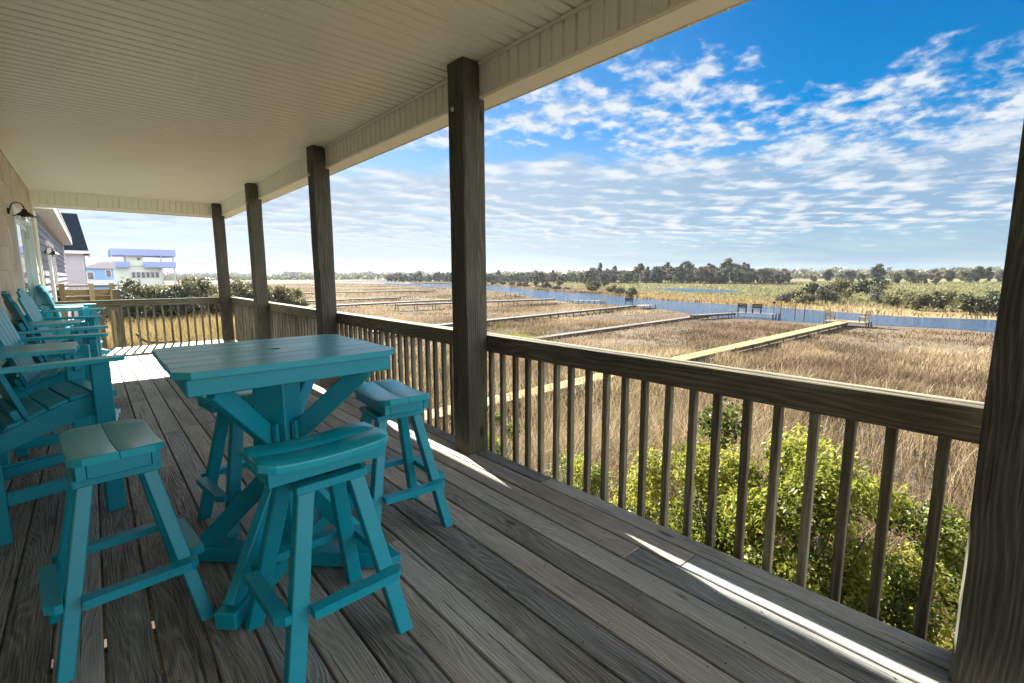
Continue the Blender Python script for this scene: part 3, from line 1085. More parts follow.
def ground_mat(name, stops, big, fine=3.0, mixk=.5):
    m, k, b = new_mat(name)
    pos = k.n('ShaderNodeTexCoord').outputs['Object']
    n1 = k.noise(k.mapping(pos, (1, 1, 0)), big, 6, .62, .5)
    n2 = k.noise(k.mapping(pos, (1, 1, 0)), fine, 4, .6, .2)
    f = k.math('ADD', k.math('MULTIPLY', n1, 1-mixk*.5), k.math('MULTIPLY', n2, mixk*.5))
    col = k.ramp(f, stops)
    k.set(b.inputs['Base Color'], col)
    b.inputs['Roughness'].default_value = .95
    b.inputs['Specular IOR Level'].default_value = .05
    bump(k, b, n2, 1.0, .15)
    return m
M_marsh = ground_mat('marsh_ground', [(.30, (.055, .044, .034)), (.45, (.085, .068, .050)), (.55, (.125, .10, .07)), (.68, (.17, .14, .095))], .035, .8)
M_meadow = ground_mat('meadow_ground', [(.35, (.095, .088, .042)), (.5, (.135, .132, .054)), (.62, (.185, .168, .085))], .03, .5)
M_gold = ground_mat('golden_marsh_ground', [(.35, (.14, .10, .05)), (.5, (.22, .165, .08)), (.65, (.28, .22, .11))], .05, .6)

def water_mat():
    m, k, b = new_mat('river_water')
    pos = k.n('ShaderNodeTexCoord').outputs['Object']
    b.inputs['Base Color'].default_value = (.030, .066, .125, 1)
    b.inputs['Roughness'].default_value = .12
    b.inputs['IOR'].default_value = 1.33
    n1 = k.noise(k.mapping(pos, (1, 1, 1), rot=(0, 0, .5)), 1.6, 3, .6, .2)
    n2 = k.noise(k.mapping(pos, (.35, 1.2, 1), rot=(0, 0, .9)), .5, 3, .6, .2)
    bump(k, b, k.math('ADD', n1, n2), .8, .25)
    return m
M_water = water_mat()

RAD = 1500
circ = [(RAD*math.cos(R(a)), RAD*math.sin(R(a))) for a in range(0, 360, 6)]
poly_sheet('marsh_ground', circ, G, M_marsh)
NEAR = [(50, -260), (50.5, -60), (52, -20), (53.4, 3.3), (54.6, 6.8), (53.5, 12), (51.9, 15.5), (51.6, 20), (50.5, 25), (54, 29.5), (58, 36), (59.7, 41.3), (60.5, 53.4), (64, 64), (75, 82.7), (84.9, 100), (90, 115), (99, 148), (103, 188), (114, 235)]
FAR = [(130, 262), (139, 212), (132, 167), (126, 150), (104, 110), (97, 93), (91, 74), (81.5, 57), (79.5, 53), (73.8, 33), (72.5, 26.5), (68.6, 17.2), (66.2, 11.4), (68.2, 4.3), (69, -25), (71, -70), (74, -260)]
M_bounce_sand = ground_mat('pale_bounce_sand', [(.35, (.42, .38, .31)), (.5, (.50, .46, .38)), (.62, (.56, .52, .44))], .3, 2.5)
poly_sheet('bounce_sand', [(2.9, -40), (6.6, -40), (6.2, -10), (6.9, -2), (6.5, 3), (6.9, 8), (6.6, 12), (2.9, 12)], G+.006, M_bounce_sand)  # unseen pale ground, added to bounce sun up to the porch ceiling
poly_sheet('river', NEAR+FAR, G+.02, M_water)
poly_sheet('golden_bank', FAR[::-1]+[(128, 262), (127, 200), (124, 158), (109, 119), (108.8, 61.1), (104, 42), (92, 34), (84, 26), (80, 19), (77, 11), (77, 0), (80, -40), (85, -260)][0:0]
           + [(131, 258), (150, 262), (158, 190), (150, 130), (128, 84), (112, 50), (96, 34), (84, 24), (78, 14), (78, 0), (82, -40), (86, -260)][0:0] +
           [(150, 262), (158, 190), (145, 130), (122, 84), (109, 50), (95, 33), (84, 24), (77, 13), (77, 0), (80, -40), (84, -260)], G+.012, M_gold)
poly_sheet('meadow', [(150, 262), (158, 190), (145, 130), (122, 84), (109, 50), (95, 33), (84, 24), (77, 13), (77, 0), (80, -40), (84, -260), (520, -260), (560, 60), (420, 190), (260, 300)], G+.004, M_meadow)
poly_sheet('pond', [(142, 94), (148, 84), (141, 63), (118, 49), (110, 54), (114, 64), (124, 79)], G+.016, M_water)
poly_sheet('sound', [(240, 592), (263, 705), (420, 1150), (330, 1290), (60, 1300), (90, 900), (150, 700)], G+.01, M_water)
poly_sheet('far_inlet', [(150, 330), (200, 330), (260, 420), (240, 450), (190, 400), (120, 390)], G+.008, M_water)

# ------------------------------------------------------------------ grasses (uncountable)
def in_poly(x, y, poly):
    n = len(poly); ins = np.zeros(len(x), bool)
    j = n-1
    for i in range(n):
        xi, yi = poly[i]; xj, yj = poly[j]
        c = ((yi > y) != (yj > y)) & (x < (xj-xi)*(y-yi)/(yj-yi+1e-9)+xi)
        ins ^= c; j = i
    return ins
RIVER = np.array(NEAR+FAR)

def vnoise(x, y, s, seed=0):
    """cheap smooth value noise"""
    r = np.random.default_rng(seed); tab = r.random((64, 64))
    xx, yy = x*s, y*s
    xi, yi = np.floor(xx).astype(int), np.floor(yy).astype(int)
    fx, fy = xx-xi, yy-yi
    fx = fx*fx*(3-2*fx); fy = fy*fy*(3-2*fy)
    g = lambda a, b: tab[a % 64, b % 64]
    return (g(xi, yi)*(1-fx)+g(xi+1, yi)*fx)*(1-fy)+(g(xi, yi+1)*(1-fx)+g(xi+1, yi+1)*fx)*fy

def blades(x, y, z, h, w, lean, rnd, mat, name, seg=2):
    """bent tapering blades at the given points"""
    n = len(x)
    a = rng.random(n)*2*np.pi; f = rng.random(n)*2*np.pi
    lx, ly = np.cos(a)*lean*h, np.sin(a)*lean*h
    wx, wy = np.cos(f)*w/2, np.sin(f)*w/2
    V = np.zeros((n, 2*seg+1, 3))
    for s in range(seg):
        t = s/seg
        ww = (1-t*.75)
        for q, sg in ((0, -1), (1, 1)):
            V[:, 2*s+q, 0] = x+lx*t*t+sg*wx*ww
            V[:, 2*s+q, 1] = y+ly*t*t+sg*wy*ww
            V[:, 2*s+q, 2] = z+h*t*(1-.15*t*lean)
    V[:, 2*seg, 0] = x+lx; V[:, 2*seg, 1] = y+ly; V[:, 2*seg, 2] = z+h*(1-.25*lean)
    nv = 2*seg+1
    b = (np.arange(n)*nv)[:, None]
    tris = []
    for s in range(seg-1):
        o = 2*s
        tris += [[o, o+1, o+3], [o, o+3, o+2]]
    tris.append([2*seg-2, 2*seg-1, 2*seg])
    F = (b[:, None, :]+np.array(tris)[None]).reshape(-1, 3)
    rr = np.repeat(rnd, len(tris))
    return np_mesh(name, V.reshape(-1, 3), F, rr, mat)

STRAW = [(0.0, (.075, .052, .032)), (.3, (.18, .135, .082)), (.6, (.31, .245, .15)), (.85, (.44, .37, .25)), (1.0, (.54, .48, .35))]
PATCH = [(.34, (.52, .54, .36)), (.42, (.58, .49, .43)), (.50, (.86, .77, .66)), (.58, (1.0, .95, .84)), (.67, (1.14, 1.10, .95))]
M_straw = leafy('straw_reeds', STRAW, trans=.3, rough=.7, tcol=1.1, patch=.8, patch_scale=.06, patch_stops=[(.34, (.62, .56, .46)), (.46, (.86, .80, .68)), (.56, (1.06, 1.02, .90)), (.70, (1.18, 1.15, .98))])
M_tuft = leafy('marsh_tufts', [(0, (.11, .085, .058)), (.35, (.205, .162, .108)), (.7, (.32, .262, .178)), (1, (.42, .355, .25))], trans=.3, rough=.8, tcol=1.1, patch=1.0, patch_scale=.045, patch_stops=PATCH)
M_ygreen = leafy('yellow_green_grass', [(0, (.09, .095, .022)), (.5, (.19, .185, .05)), (1, (.30, .28, .09))], trans=.4, rough=.6, tcol=1.3)
M_goldgrass = leafy('golden_grass', [(0, (.13, .088, .038)), (.5, (.235, .175, .075)), (1, (.32, .26, .12))], trans=.35, rough=.7, tcol=1.2)
M_meadowgrass = leafy('meadow_grass_blades', [(0, (.085, .085, .034)), (.5, (.155, .155, .062)), (1, (.235, .215, .11))], trans=.35, rough=.7, tcol=1.2)

def sector(n, r0, r1, a0=-8, a1=100, power=1.0):
    """points in a sector measured as azimuth from +Y to +X"""
    u = rng.random(n)
    r = np.sqrt(r0*r0+(r1*r1-r0*r0)*u) if power == 1 else r0*(r1/r0)**u
    a = np.radians(a0+(a1-a0)*rng.random(n))
    return r*np.sin(a), r*np.cos(a), r

def bw_mask(x, y):
    """clear of the main boardwalk"""
    return ~((np.abs(y-12.6) < .48) & (x < 51.5))

def reeds():
    n = 132000
    x, y, r = sector(n, 4.2, 24, -2, 125, 2)
    keep = (x > 3.3) & bw_mask(x, y)
    cl = vnoise(x, y, .55, 3); cl2 = vnoise(x, y, 2.3, 4)
    keep &= rng.random(n) < (.30+.9*cl)*(.45+.9*cl2)
    x, y, r, cl = x[keep], y[keep], r[keep], cl[keep]
    n = len(x)
    h = (.55+.85*cl+.55*rng.random(n)**2)*np.clip(1.25-.028*r, .55, 1.2)
    w = .009+.0007*r
    blades(x, y, np.full(n, G), h, w, .15+.5*rng.random(n), np.clip(rng.normal(.5, .27, n)+.25*(cl-.5), 0, 1), M_straw, 'tall_reeds', 3)
    o = bpy.data.objects['tall_reeds']; tag(o, 'tall straw coloured reeds growing thick below the deck railing', 'reeds', kind='stuff')
reeds()

def tufts():
    n0 = 50000
    x, y, r = sector(n0, 18, 300, -3, 122, 2)
    keep = ~in_poly(x, y, RIVER) & bw_mask(x, y)
    # this bank only
    bx = np.interp(y, [p[1] for p in NEAR], [p[0] for p in NEAR])
    keep &= x < bx-2.2
    cl = vnoise(x, y, .22, 5); cl2 = vnoise(x, y, .8, 8)
    keep &= rng.random(n0) < (.05+1.15*cl)*(.15+1.15*cl2)
    x, y, r, cl, cl2 = x[keep], y[keep], r[keep], cl[keep], cl2[keep]
    mound = vnoise(x, y, .45, 12)*.6+vnoise(x, y, .13, 13)*.4
    m = 16
    X = np.repeat(x, m)+rng.normal(0, 1, len(x)*m)*np.repeat(.10+.010*r, m)
    Y = np.repeat(y, m)+rng.normal(0, 1, len(x)*m)*np.repeat(.10+.010*r, m)
    rr = np.repeat(r, m); c = np.repeat(cl, m); n = len(X)
    ok = bw_mask(X, Y)
    X, Y, rr, c = X[ok], Y[ok], rr[ok], c[ok]; n = len(X)
    h = (.22+.5*c+.22*rng.random(n))*np.clip(1.25-.021*rr, .36, 1.0)
    w = .010+.0012*rr
    tr = np.repeat(np.clip(.5+1.5*(mound-.5), 0, 1)+rng.normal(0, .10, len(x)), m)[ok]
    h = h*np.repeat(.45+1.1*cl2*mound*2, m)[ok]
    blades(X, Y, np.full(n, G), h, w, .15+.55*rng.random(n), np.clip(tr+rng.normal(0, .12, n), 0, 1), M_tuft, 'marsh_grass', 2)
    tag(bpy.data.objects['marsh_grass'], 'low tan and purple brown marsh grass across the flat land to the river', 'marsh grass', kind='stuff')
tufts()

def patch(name, cx, cy, rx, ry, n, h0, h1, w, mat, label, cat, lean=.5):
    a = rng.random(n)*2*np.pi; q = np.sqrt(rng.random(n))
    x = cx+rx*q*np.cos(a); y = cy+ry*q*np.sin(a)
    k = bw_mask(x, y) & ~in_poly(x, y, RIVER)
    x, y = x[k], y[k]; n = len(x)
    c = vnoise(x, y, .5, 11)
    h = (h0+(h1-h0)*(.5*c+.5*rng.random(n)))*np.clip(1.2-q[k]**3*.6, .4, 1.2)
    blades(x, y, np.full(n, G), h, np.full(n, w), lean*(.4+rng.random(n)), np.clip(rng.normal(.5, .2, n)+.3*(c-.5), 0, 1), mat, name, 2)
    tag(bpy.data.objects[name], label, cat, kind='stuff')
patch('yellow_green_marsh_grass', 21.0, 25.0, 2.0, 3.0, 1500, .4, .9, .05, M_ygreen, 'yellow green grass patch showing just right of the tall dark post', 'marsh grass')
patch('golden_end_grass', 3.5, 40, 9, 9, 14000, .9, 2.1, .05, M_goldgrass, 'tall golden grass seen through the end railing of the deck', 'marsh grass', .3)
patch('yellow_bank_grass', 8.6, 38, 2.4, 3.0, 3500, .9, 2.2, .05, M_ygreen, 'yellow green reeds seen through the end railing left of the corner post', 'marsh grass', .3)

def bank_grass():
    # golden strip on the far bank, then meadow
    n = 30000
    far = np.array(FAR[::-1]); t = rng.random(n)
    ys = rng.uniform(-40, 240, n)
    bx = np.interp(ys, far[:, 1], far[:, 0])
    d = rng.random(n)**1.5
    x = bx+.3+d*22
    keepg = (ys > 24) | (rng.random(n) < .3)
    x, ys, d, bx = x[keepg], ys[keepg], d[keepg], bx[keepg]; n = len(x)
    c = vnoise(x, ys, .2, 21)
    h = .3+.8*c*(1-d*.6)
    r = np.hypot(x, ys)
    for nm, sel, mt, lab in (('far_bank_grass', (ys > 20) & (ys < 62), M_goldgrass, 'golden marsh grass fringing the far bank of the river'), ('far_bank_sedge', (ys <= 20) | (ys >= 62), M_tuft, 'dull tan sedge along the far bank at either end of the golden strip')):
        q = int(sel.sum())
        blades(x[sel], ys[sel], np.full(q, G), h[sel], .03+.0014*r[sel], .3+.5*rng.random(q), np.clip(rng.normal(.5, .2, q)+.3*(c[sel]-.5), 0, 1), mt, nm, 2)
        tag(bpy.data.objects[nm], lab, 'marsh grass', kind='stuff')
    n = 70000
    x, y, r = sector(n, 85, 330, 25, 112, 2)
    bx = np.interp(y, far[:, 1], far[:, 0])
    pond = in_poly(x, y, np.array([(142, 94), (148, 84), (141, 63), (118, 49), (110, 54), (114, 64), (124, 79)]))
    k = (x > bx+11) & ~pond
    x, y, r = x[k], y[k], r[k]; n = len(x)
    c = vnoise(x, y, .08, 22)
    blades(x, y, np.full(n, G), .3+.8*c, .04+.0014*r, .5+.6*rng.random(n), np.clip(rng.normal(.5, .2, n)+.5*(c-.5), 0, 1), M_meadowgrass, 'meadow_grass', 2)
    tag(bpy.data.objects['meadow_grass'], 'green meadow grass beyond the river in front of the treeline', 'meadow grass', kind='stuff')
bank_grass()

# ------------------------------------------------------------------ leaves, shrubs, trees
def leaf_mesh(name, centres, size, mat, parent=None, flat=0.0, aspect=.55, up=.35):
    """folded leaf quads (two triangles with a kink) at the centres"""
    n = len(centres)
    d = rng.normal(0, 1, (n, 3)); d[:, 2] *= (1-flat); d /= np.linalg.norm(d, axis=1)[:, None]
    u = rng.normal(0, 1, (n, 3)); u[:, 2] += up*2
    s = np.cross(d, u); s /= np.linalg.norm(s, axis=1)[:, None]+1e-9
    nn = np.cross(s, d)
    sz = size*(.45+1.1*rng.random(n)**1.3); sz = sz[:, None]
    A = centres-d*sz*.5
    B = centres+s*sz*aspect*.5+nn*sz*.10
    C = centres+d*sz*.5
    D = centres-s*sz*aspect*.5+nn*sz*.10
    V = np.stack([A, B, C, D], 1).reshape(-1, 3)
    b = (np.arange(n)*4)[:, None]
    F = np.concatenate([b+np.array([[0, 1, 2]]), b+np.array([[0, 2, 3]])], 1).reshape(-1, 3)
    return V, F

def crown_points(n, blobs, shell=.55):
    """points gathered in clumps: blobs = [(x,y,z,rx,ry,rz)]"""
    vol = np.array([b[3]*b[4]*b[5] for b in blobs])**.67
    ch = rng.choice(len(blobs), n, p=vol/vol.sum())
    B = np.array(blobs)[ch]
    d = rng.normal(0, 1, (n, 3)); d /= np.linalg.norm(d, axis=1)[:, None]
    r = (shell+(1-shell)*rng.random(n))*(1+.12*rng.normal(0, 1, n))
    return B[:, :3]+d*B[:, 3:]*r[:, None], ch

def clumps(n, rx, ry, rz, cz, rb, squash=.8, low=-.6):
    """n blobs over an ellipsoid crown"""
    out = []
    for i in range(n):
        while True:
            d = np.array([random.gauss(0, 1) for _ in range(3)]); d /= np.linalg.norm(d)
            if d[2] > low: break
        q = random.uniform(.45, 1.0)
        r = rb*random.uniform(.6, 1.25)
        out.append((d[0]*rx*q, d[1]*ry*q, cz+d[2]*rz*q, r, r, r*squash))
    return out

def plant(name, loc, blobs, nleaf, size, mat, trunkm, stems, label, cat, group=None, shell=.5, aspect=.55, crown='foliage', trunk='trunk', rz=0):
    root = empty(name, loc, rz, label, cat, group)
    P, ch = crown_points(nleaf, blobs, shell)
    V, F = leaf_mesh(name, P, size, mat, aspect=aspect)
    tone = np.array([random.gauss(0, .21) for _ in blobs])[ch]
    rn = np.clip(.45+tone+rng.normal(0, .16, nleaf), 0, 1)
    np_mesh(crown, V, F, np.repeat(rn, 2), mat, root)
    tb = MB()
    for pts, rad in stems: tb.tube(pts, rad, 6)
    tb.build(trunk, trunkm, root)
    return root

M_bark = wood('bark', (.035, .028, .022), (.09, .075, .06), (.17, .15, .125), rough=.9, bumpk=.6)
M_twig = plain('bare_twig', (.42, .38, .31), rough=.8, var=.3)
GREEN_BUSH = leafy('waxy_bush_leaves', [(0, (.036, .050, .010)), (.35, (.088, .112, .015)), (.65, (.185, .198, .026)), (1, (.32, .312, .058))], trans=.4, rough=.5, tcol=1.5)
DARK_GREEN = leafy('dark_evergreen_leaves', [(0, (.022, .030, .016)), (.5, (.052, .062, .030)), (1, (.10, .108, .052))], trans=.2, rough=.6, tcol=1.2)
OLIVE = leafy('olive_shrub_leaves', [(0, (.045, .048, .022)), (.5, (.11, .108, .046)), (1, (.20, .185, .085))], trans=.3, rough=.6, tcol=1.2)
RUSSET = leafy('russet_winter_leaves', [(0, (.05, .036, .026)), (.5, (.115, .085, .060)), (1, (.19, .15, .10))], trans=.25, rough=.7, tcol=1.1)
GREYBR = leafy('grey_bare_twiggy_crown', [(0, (.06, .054, .042)), (.5, (.125, .112, .085)), (1, (.20, .18, .14))], trans=.2, rough=.8, tcol=1.0)

def stems_for(n, h, spread, r0):
    out = []
    for i in range(n):
        a = random.uniform(0, 2*math.pi); s = spread*random.uniform(.3, 1)
        pts = [(0, 0, 0)] + [(math.cos(a)*s*t**1.3+random.gauss(0, .02*h), math.sin(a)*s*t**1.3+random.gauss(0, .02*h), h*t) for t in (.3, .6, 1.0)]
        out.append((pts, [r0, r0*.75, r0*.5, r0*.22]))
    return out

# the big waxy bush right below the railing
def near_bush(loc, rx, ry, h, nleaf, label, nb=46, size=.044):
    blobs = clumps(nb, rx*.85, ry*.85, h*.42, h*.56, .235*min(rx, 1.2), .9, -.7)
    return plant('waxy_bush', loc, blobs, nleaf, size, GREEN_BUSH, M_bark, stems_for(9, h*.8, rx*.8, .03), label, 'bush', None, .35, .5)
near_bush((4.35, 1.50, G), 1.2, 1.95, 3.45, 120000, 'large bright green waxy leaved bush just beyond the railing at the right', 105)
near_bush((5.1, 4.6, G), 1.0, 1.0, 2.0, 24000, 'low green bush in the reeds seen through the middle of the nearest railing bay', 30)
near_bush((5.2, 6.9, G), 1.0, 1.1, 2.15, 24000, 'low green bush in the reeds just right of the base of the tall dark post', 30)

def twig_bush(loc, h, n, label):
    root = empty('twiggy_shrub', loc, 0, label, 'shrub')
    tb = MB()
    for i in range(n):
        a = random.uniform(0, 6.28); s = random.uniform(.1, .55)*h
        b = (random.gauss(0, .25), random.gauss(0, .25), 0)
        pts = [b]; 
        for t in (.35, .7, 1.0):
            pts.append((b[0]+math.cos(a)*s*t+random.gauss(0, .05), b[1]+math.sin(a)*s*t+random.gauss(0, .05), h*t*random.uniform(.8, 1.05)))
        tb.tube(pts, [.009, .007, .005, .002], 4)
        for q in (1, 2):
            p = pts[q]
            for _ in range(3):
                e = (p[0]+random.gauss(0, .22), p[1]+random.gauss(0, .22), p[2]+random.uniform(.1, .4))
                tb.tube([p, ((p[0]+e[0])/2+random.gauss(0, .03), (p[1]+e[1])/2, (p[2]+e[2])/2+.03), e], [.005, .004, .0015], 4)
    tb.build('branches', M_twig, root)
twig_bush((4.9, 5.8, G), 2.3, 34, 'bare pale twiggy shrub tangled in the reeds between the two low green bushes')
twig_bush((4.7, 4.0, G), 2.2, 30, 'bare pale twiggy shrub in the reeds left of the big waxy bush')

# thicket beyond the end of the deck
kinds = [(OLIVE, 'olive green thicket shrub'), (DARK_GREEN, 'dark green thicket shrub'), (GREYBR, 'grey brown half bare thicket shrub')]
def thicket():
    spec = [(1.0, 47, 2.2, 3.6, 1), (3.3, 52, 2.4, 3.9, 0), (5.6, 50, 2.2, 3.7, 1), (7.6, 55, 2.6, 4.1, 0), (10.2, 52, 2.5, 4.0, 0), (12.6, 55, 2.4, 3.8, 2), (14.4, 53, 2.2, 3.7, 0),
            (16.2, 56, 2.0, 3.1, 0), (9.0, 58, 2.3, 3.7, 0), (4.4, 56, 2.3, 3.5, 0), (11.5, 50, 2.0, 3.2, 1), (-2.0, 46, 2.4, 3.4, 0)]
    place = ['at the left end of the row beyond the fence', 'below the cream house', 'below the right half of the cream house', 'right of the cream house',
             'in the middle of the end railing view', 'left of the far corner post', 'tallest of the row beside the far corner post', 'at the right end of the row, above the short railing bay',
             'set back in the middle of the row', 'set back below the cream house', 'lowest of the row, just left of the far corner post', 'behind the new pine railing']
    for i, (x, y, r, h, kd) in enumerate(spec):
        mat, nm = kinds[kd]
        r *= 1.15; h *= 1.02
        blobs = clumps(24, r*.85, r*.85, h*.46, h*.52, .32*r, .85, -.95)
        plant('thicket_shrub', (x, y, G), blobs, 7000, .24, mat, M_bark, stems_for(5, h*.75, r*.7, .05), nm+' '+place[i], 'shrub', 'thicket shrubs beyond the end of the deck', .4, .6)
thicket()

def bank_shrubs():
    spec = [(84.4, 29.5, 2.0, 1.6, 2, 'grey twiggy shrub at the left end of the clump across the river'), (81.5, 26.2, 1.8, 2.0, 0, 'olive shrub beside the grey twiggy one across the river'),
            (86.5, 24.5, 2.2, 3.0, 2, 'tall grey bare shrub in the clump across the river'), (90.5, 27.5, 2.4, 3.5, 1, 'dark rounded shrub on the left of the clump across the river'),
            (93.5, 24.5, 2.6, 3.9, 0, 'olive rounded tree in the middle of the clump across the river'), (94.5, 20.5, 2.7, 4.6, 1, 'tallest dark rounded tree of the clump across the river'),
            (88.0, 18.2, 1.6, 2.2, 2, 'grey shrub at the right foot of the clump across the river'), (84.0, 15.6, 1.9, 2.3, 0, 'olive shrub on the far bank right of the dock benches'),
            (79.0, 12.4, 2.0, 2.2, 0, 'broad olive shrub at the water edge right of the benches'), (81.0, 10.0, 1.8, 2.6, 0, 'upright olive shrub on the far bank by the bend'),
            (75.5, 7.0, 2.0, 2.0, 0, 'round olive shrub on the far bank left of the last post'), (77.5, 5.0, 2.2, 2.4, 1, 'dark low shrub on the far bank nearest the last post'), (75.0, 3.2, 1.8, 1.5, 2, 'grey low shrub on the far bank at the right edge'),
            (83.5, 58.5, 1.6, 2.0, 0, 'olive shrub on the point beside the pond'), (91.0, 66.5, 1.6, 1.6, 2, 'grey shrub on the bank left of the pond'), (94.0, 71.0, 2.0, 2.0, 0, 'low olive shrub on the bank opposite the middle dock')]
    for i in range(15):
        t = i/14; yy = 82+t*118
        xx = float(np.interp(yy, [q[1] for q in FAR[::-1]], [q[0] for q in FAR[::-1]]))+2.2+random.uniform(0, 3.5)
        spec.append((xx, yy, random.uniform(1.3, 2.2), random.uniform(1.2, 2.6), random.choice([0, 0, 1, 2]), 'low shrub in the long line of brush along the far bank upriver of the pond'))
    for (x, y, r, h, kd, lab) in spec:
        blobs = clumps(12, r*.8, r*.8, h*.42, h*.52, .38*r, .8, -.9)
        plant('bank_shrub', (x, y, G), blobs, 1500, .34, kinds[kd][0], M_bark, stems_for(4, h*.75, r*.6, .05), lab, 'shrub', 'brush along the far bank upriver' if 'long line' in lab else 'shrubs on the far river bank', .4, .6)
bank_shrubs()

def far_trees():
    protos = []
    for i, (mat, tall) in enumerate([(DARK_GREEN, 1.0), (OLIVE, .9), (RUSSET, .95), (GREYBR, .9), (DARK_GREEN, 1.15)]):
        h = 10*tall; r = 3.6 if i != 4 else 2.8
        blobs = clumps(30, r*.9, r*.9, h*.44, h*.52, .36*r, .8, -1)
        st = [([(0, 0, 0), (.1, .05, h*.35), (-.05, .1, h*.7)], [.22, .17, .07])]
        for q in range(4):
            a = q*1.6+.3
            st.append(([(0, 0, h*.32), (math.cos(a)*r*.4, math.sin(a)*r*.4, h*.5), (math.cos(a)*r*.7, math.sin(a)*r*.7, h*.66)], [.11, .08, .03]))
        o = plant('far_tree', (0, 0, G), blobs, 4200, .55, mat, M_bark, st, None, None, None, .3, .65, 'crown')
        protos.append(o)
    kn = ['dark evergreen tree', 'olive green tree', 'russet brown tree', 'grey bare crowned tree', 'tall dark pine like tree']
    # the wood beyond the river: rows from left to right
    line = [(150, 300), (171, 232), (192, 196), (203, 165), (209, 141), (215, 113), (216, 92), (222, 76)]
    pos = []
    for row in range(4):
        for s in range(len(line)-1):
            (xa, ya), (xb, yb) = line[s], line[s+1]
            L = math.hypot(xb-xa, yb-ya); n = max(2, int(L/3.6))
            for q in range(n):
                t = (q+random.random()*.8)/n
                pos.append((xa+(xb-xa)*t+row*6+random.gauss(0, 2), ya+(yb-ya)*t+row*4+random.gauss(0, 2), random.uniform(.62, 1.0)*(.88+.08*row)*(.98 if s >= 3 else .66), s))
    # scattered trees right of the wood, and the low ones along the left of the river
    for (x, y, s) in [(300, 92, .6), (296, 84, .75), (290, 76, .55), (262, 66, .85), (266, 62, .75), (275, 58, 1.0), (268, 50, .7), (255, 47, .65), (258, 43, .9), (262, 40, .9), (270, 37, .7), (300, 36, .8), (296, 30, .95), (301, 27, 1.0), (306, 24, .8), (310, 20, .75), (258, 35, .45), (256, 52, .4)]:
        pos.append((x, y, s*.8, 9))
    for (x, y, s) in [(113, 92, .42), (121, 101, .38), (140, 118, .55), (134, 126, .5), (126, 131, .45), (143, 112, .6), (148, 150, .55), (150, 172, .5), (162, 205, .6), (158, 228, .6)]:
        pos.append((x, y, s, 10))
    used = set()
    for (x, y, s, seg) in pos:
        kd = random.choices(range(5), [3, 3, 2.2, 1.6, 1.4])[0]
        if kd in used: o = copy_tree(protos[kd])
        else: o = protos[kd]; used.add(kd)
        o.location = (x, y, G); o.scale = (s*random.uniform(.8, 1.25), s*random.uniform(.8, 1.25), s*random.uniform(.78, 1.18))
        o.rotation_euler = (0, 0, random.uniform(0, 6.28))
        if seg == 9: lab, grp = kn[kd]+' among the scattered trees right of the wood, beyond the meadow', 'scattered trees beyond the meadow: '+kn[kd]
        elif seg == 10: lab, grp = kn[kd]+' standing low along the far bank in front of the wood', 'low trees along the far bank: '+kn[kd]
        else: lab, grp = kn[kd]+' in the long wood on the skyline beyond the river', 'trees of the wood beyond the river: '+kn[kd]
        tag(o, lab, 'tree', grp)
    for kd in range(5):
        if kd not in used:
            for ch in children(protos[kd]): bpy.data.objects.remove(ch)
            bpy.data.objects.remove(protos[kd])
far_trees()

def horizon_wood():
    # far shores that read as one low mass
    P = []
    for (xa, ya, xb, yb, n, h) in [(560, 40, 520, 190, 1600, 8), (700, 20, 640, 260, 2200, 11), (330, 420, 160, 560, 1800, 5), (160, 560, 30, 620, 1400, 4.2), (900, 900, 300, 1150, 3000, 13), (500, 230, 330, 420, 2200, 9), (300, 1320, -60, 1340, 2200, 13), (1100, -100, 900, 900, 3000, 15)]:
        t = rng.random(n)
        x = xa+(xb-xa)*t+rng.normal(0, 8, n); y = ya+(yb-ya)*t+rng.normal(0, 8, n)
        hh = h*(.35+.65*vnoise(x, y, .045, 31))
        P.append(np.stack([x, y, G+hh*rng.random(n)**.8], 1))
    P = np.concatenate(P)
    d = np.hypot(P[:, 0], P[:, 1])
    V, F = leaf_mesh('far_woodland', P, 1.0, OLIVE, aspect=.8)
    n = len(P)
    c = np.repeat(P, 4, 0); s = np.repeat(d*.0065, 4)[:, None]
    V = c+(V-c)*s
    np_mesh('far_woodland', V, F, np.repeat(np.clip(rng.normal(.45, .2, n), 0, 1), 2), OLIVE)
    tag(bpy.data.objects['far_woodland'], 'low hazy woodland along the horizon', 'woodland', kind='stuff')
horizon_wood()

# ------------------------------------------------------------------ boardwalks and docks
def boardwalk(name, a, b, z, w, mat, pmat, label, step=2.4, board=.15, piles=True, cap=.03, loc=None, rails=False):
    a, b = Vector((a[0], a[1], 0)), Vector((b[0], b[1], 0))
    d = (b-a); L = d.length; d.normalize(); s = Vector((-d.y, d.x, 0))
    ang = math.atan2(d.y, d.x)
    root = empty(name, (a.x, a.y, G), ang, label, 'boardwalk')
    zz = z-G
    mb = MB(); n = int(L/board)
    m = None
    for i in range(n):
        mb.box((board*(i+.5), random.uniform(-.012, .012), zz-.02), (board-.008, w, .04), None, .003, None, 1)
    mb.build('walkway_boards', mat, root)
    mb = MB()
    for sg in (-1, 1): mb.box((L/2, sg*(w/2-.06), zz-.13), (L, .045, .18), None, .003)
    mb.build('stringers', pmat, root)
    if piles:
        k = int(L/step)
        pr = None
        for i in range(k+1):
            for sg in (-1, 1):
                if pr is None:
                    p = MB(); p.tube([(0, 0, -.4), (0, 0, zz+cap)], .05, 8); pr = p.build('pile', pmat, root); o = pr
                else:
                    o = pr.copy(); COL.objects.link(o); o.parent = root
                o.location = (min(i*step, L-.1)+.1, sg*(w/2+.06), random.uniform(-.03, .03))
    return root

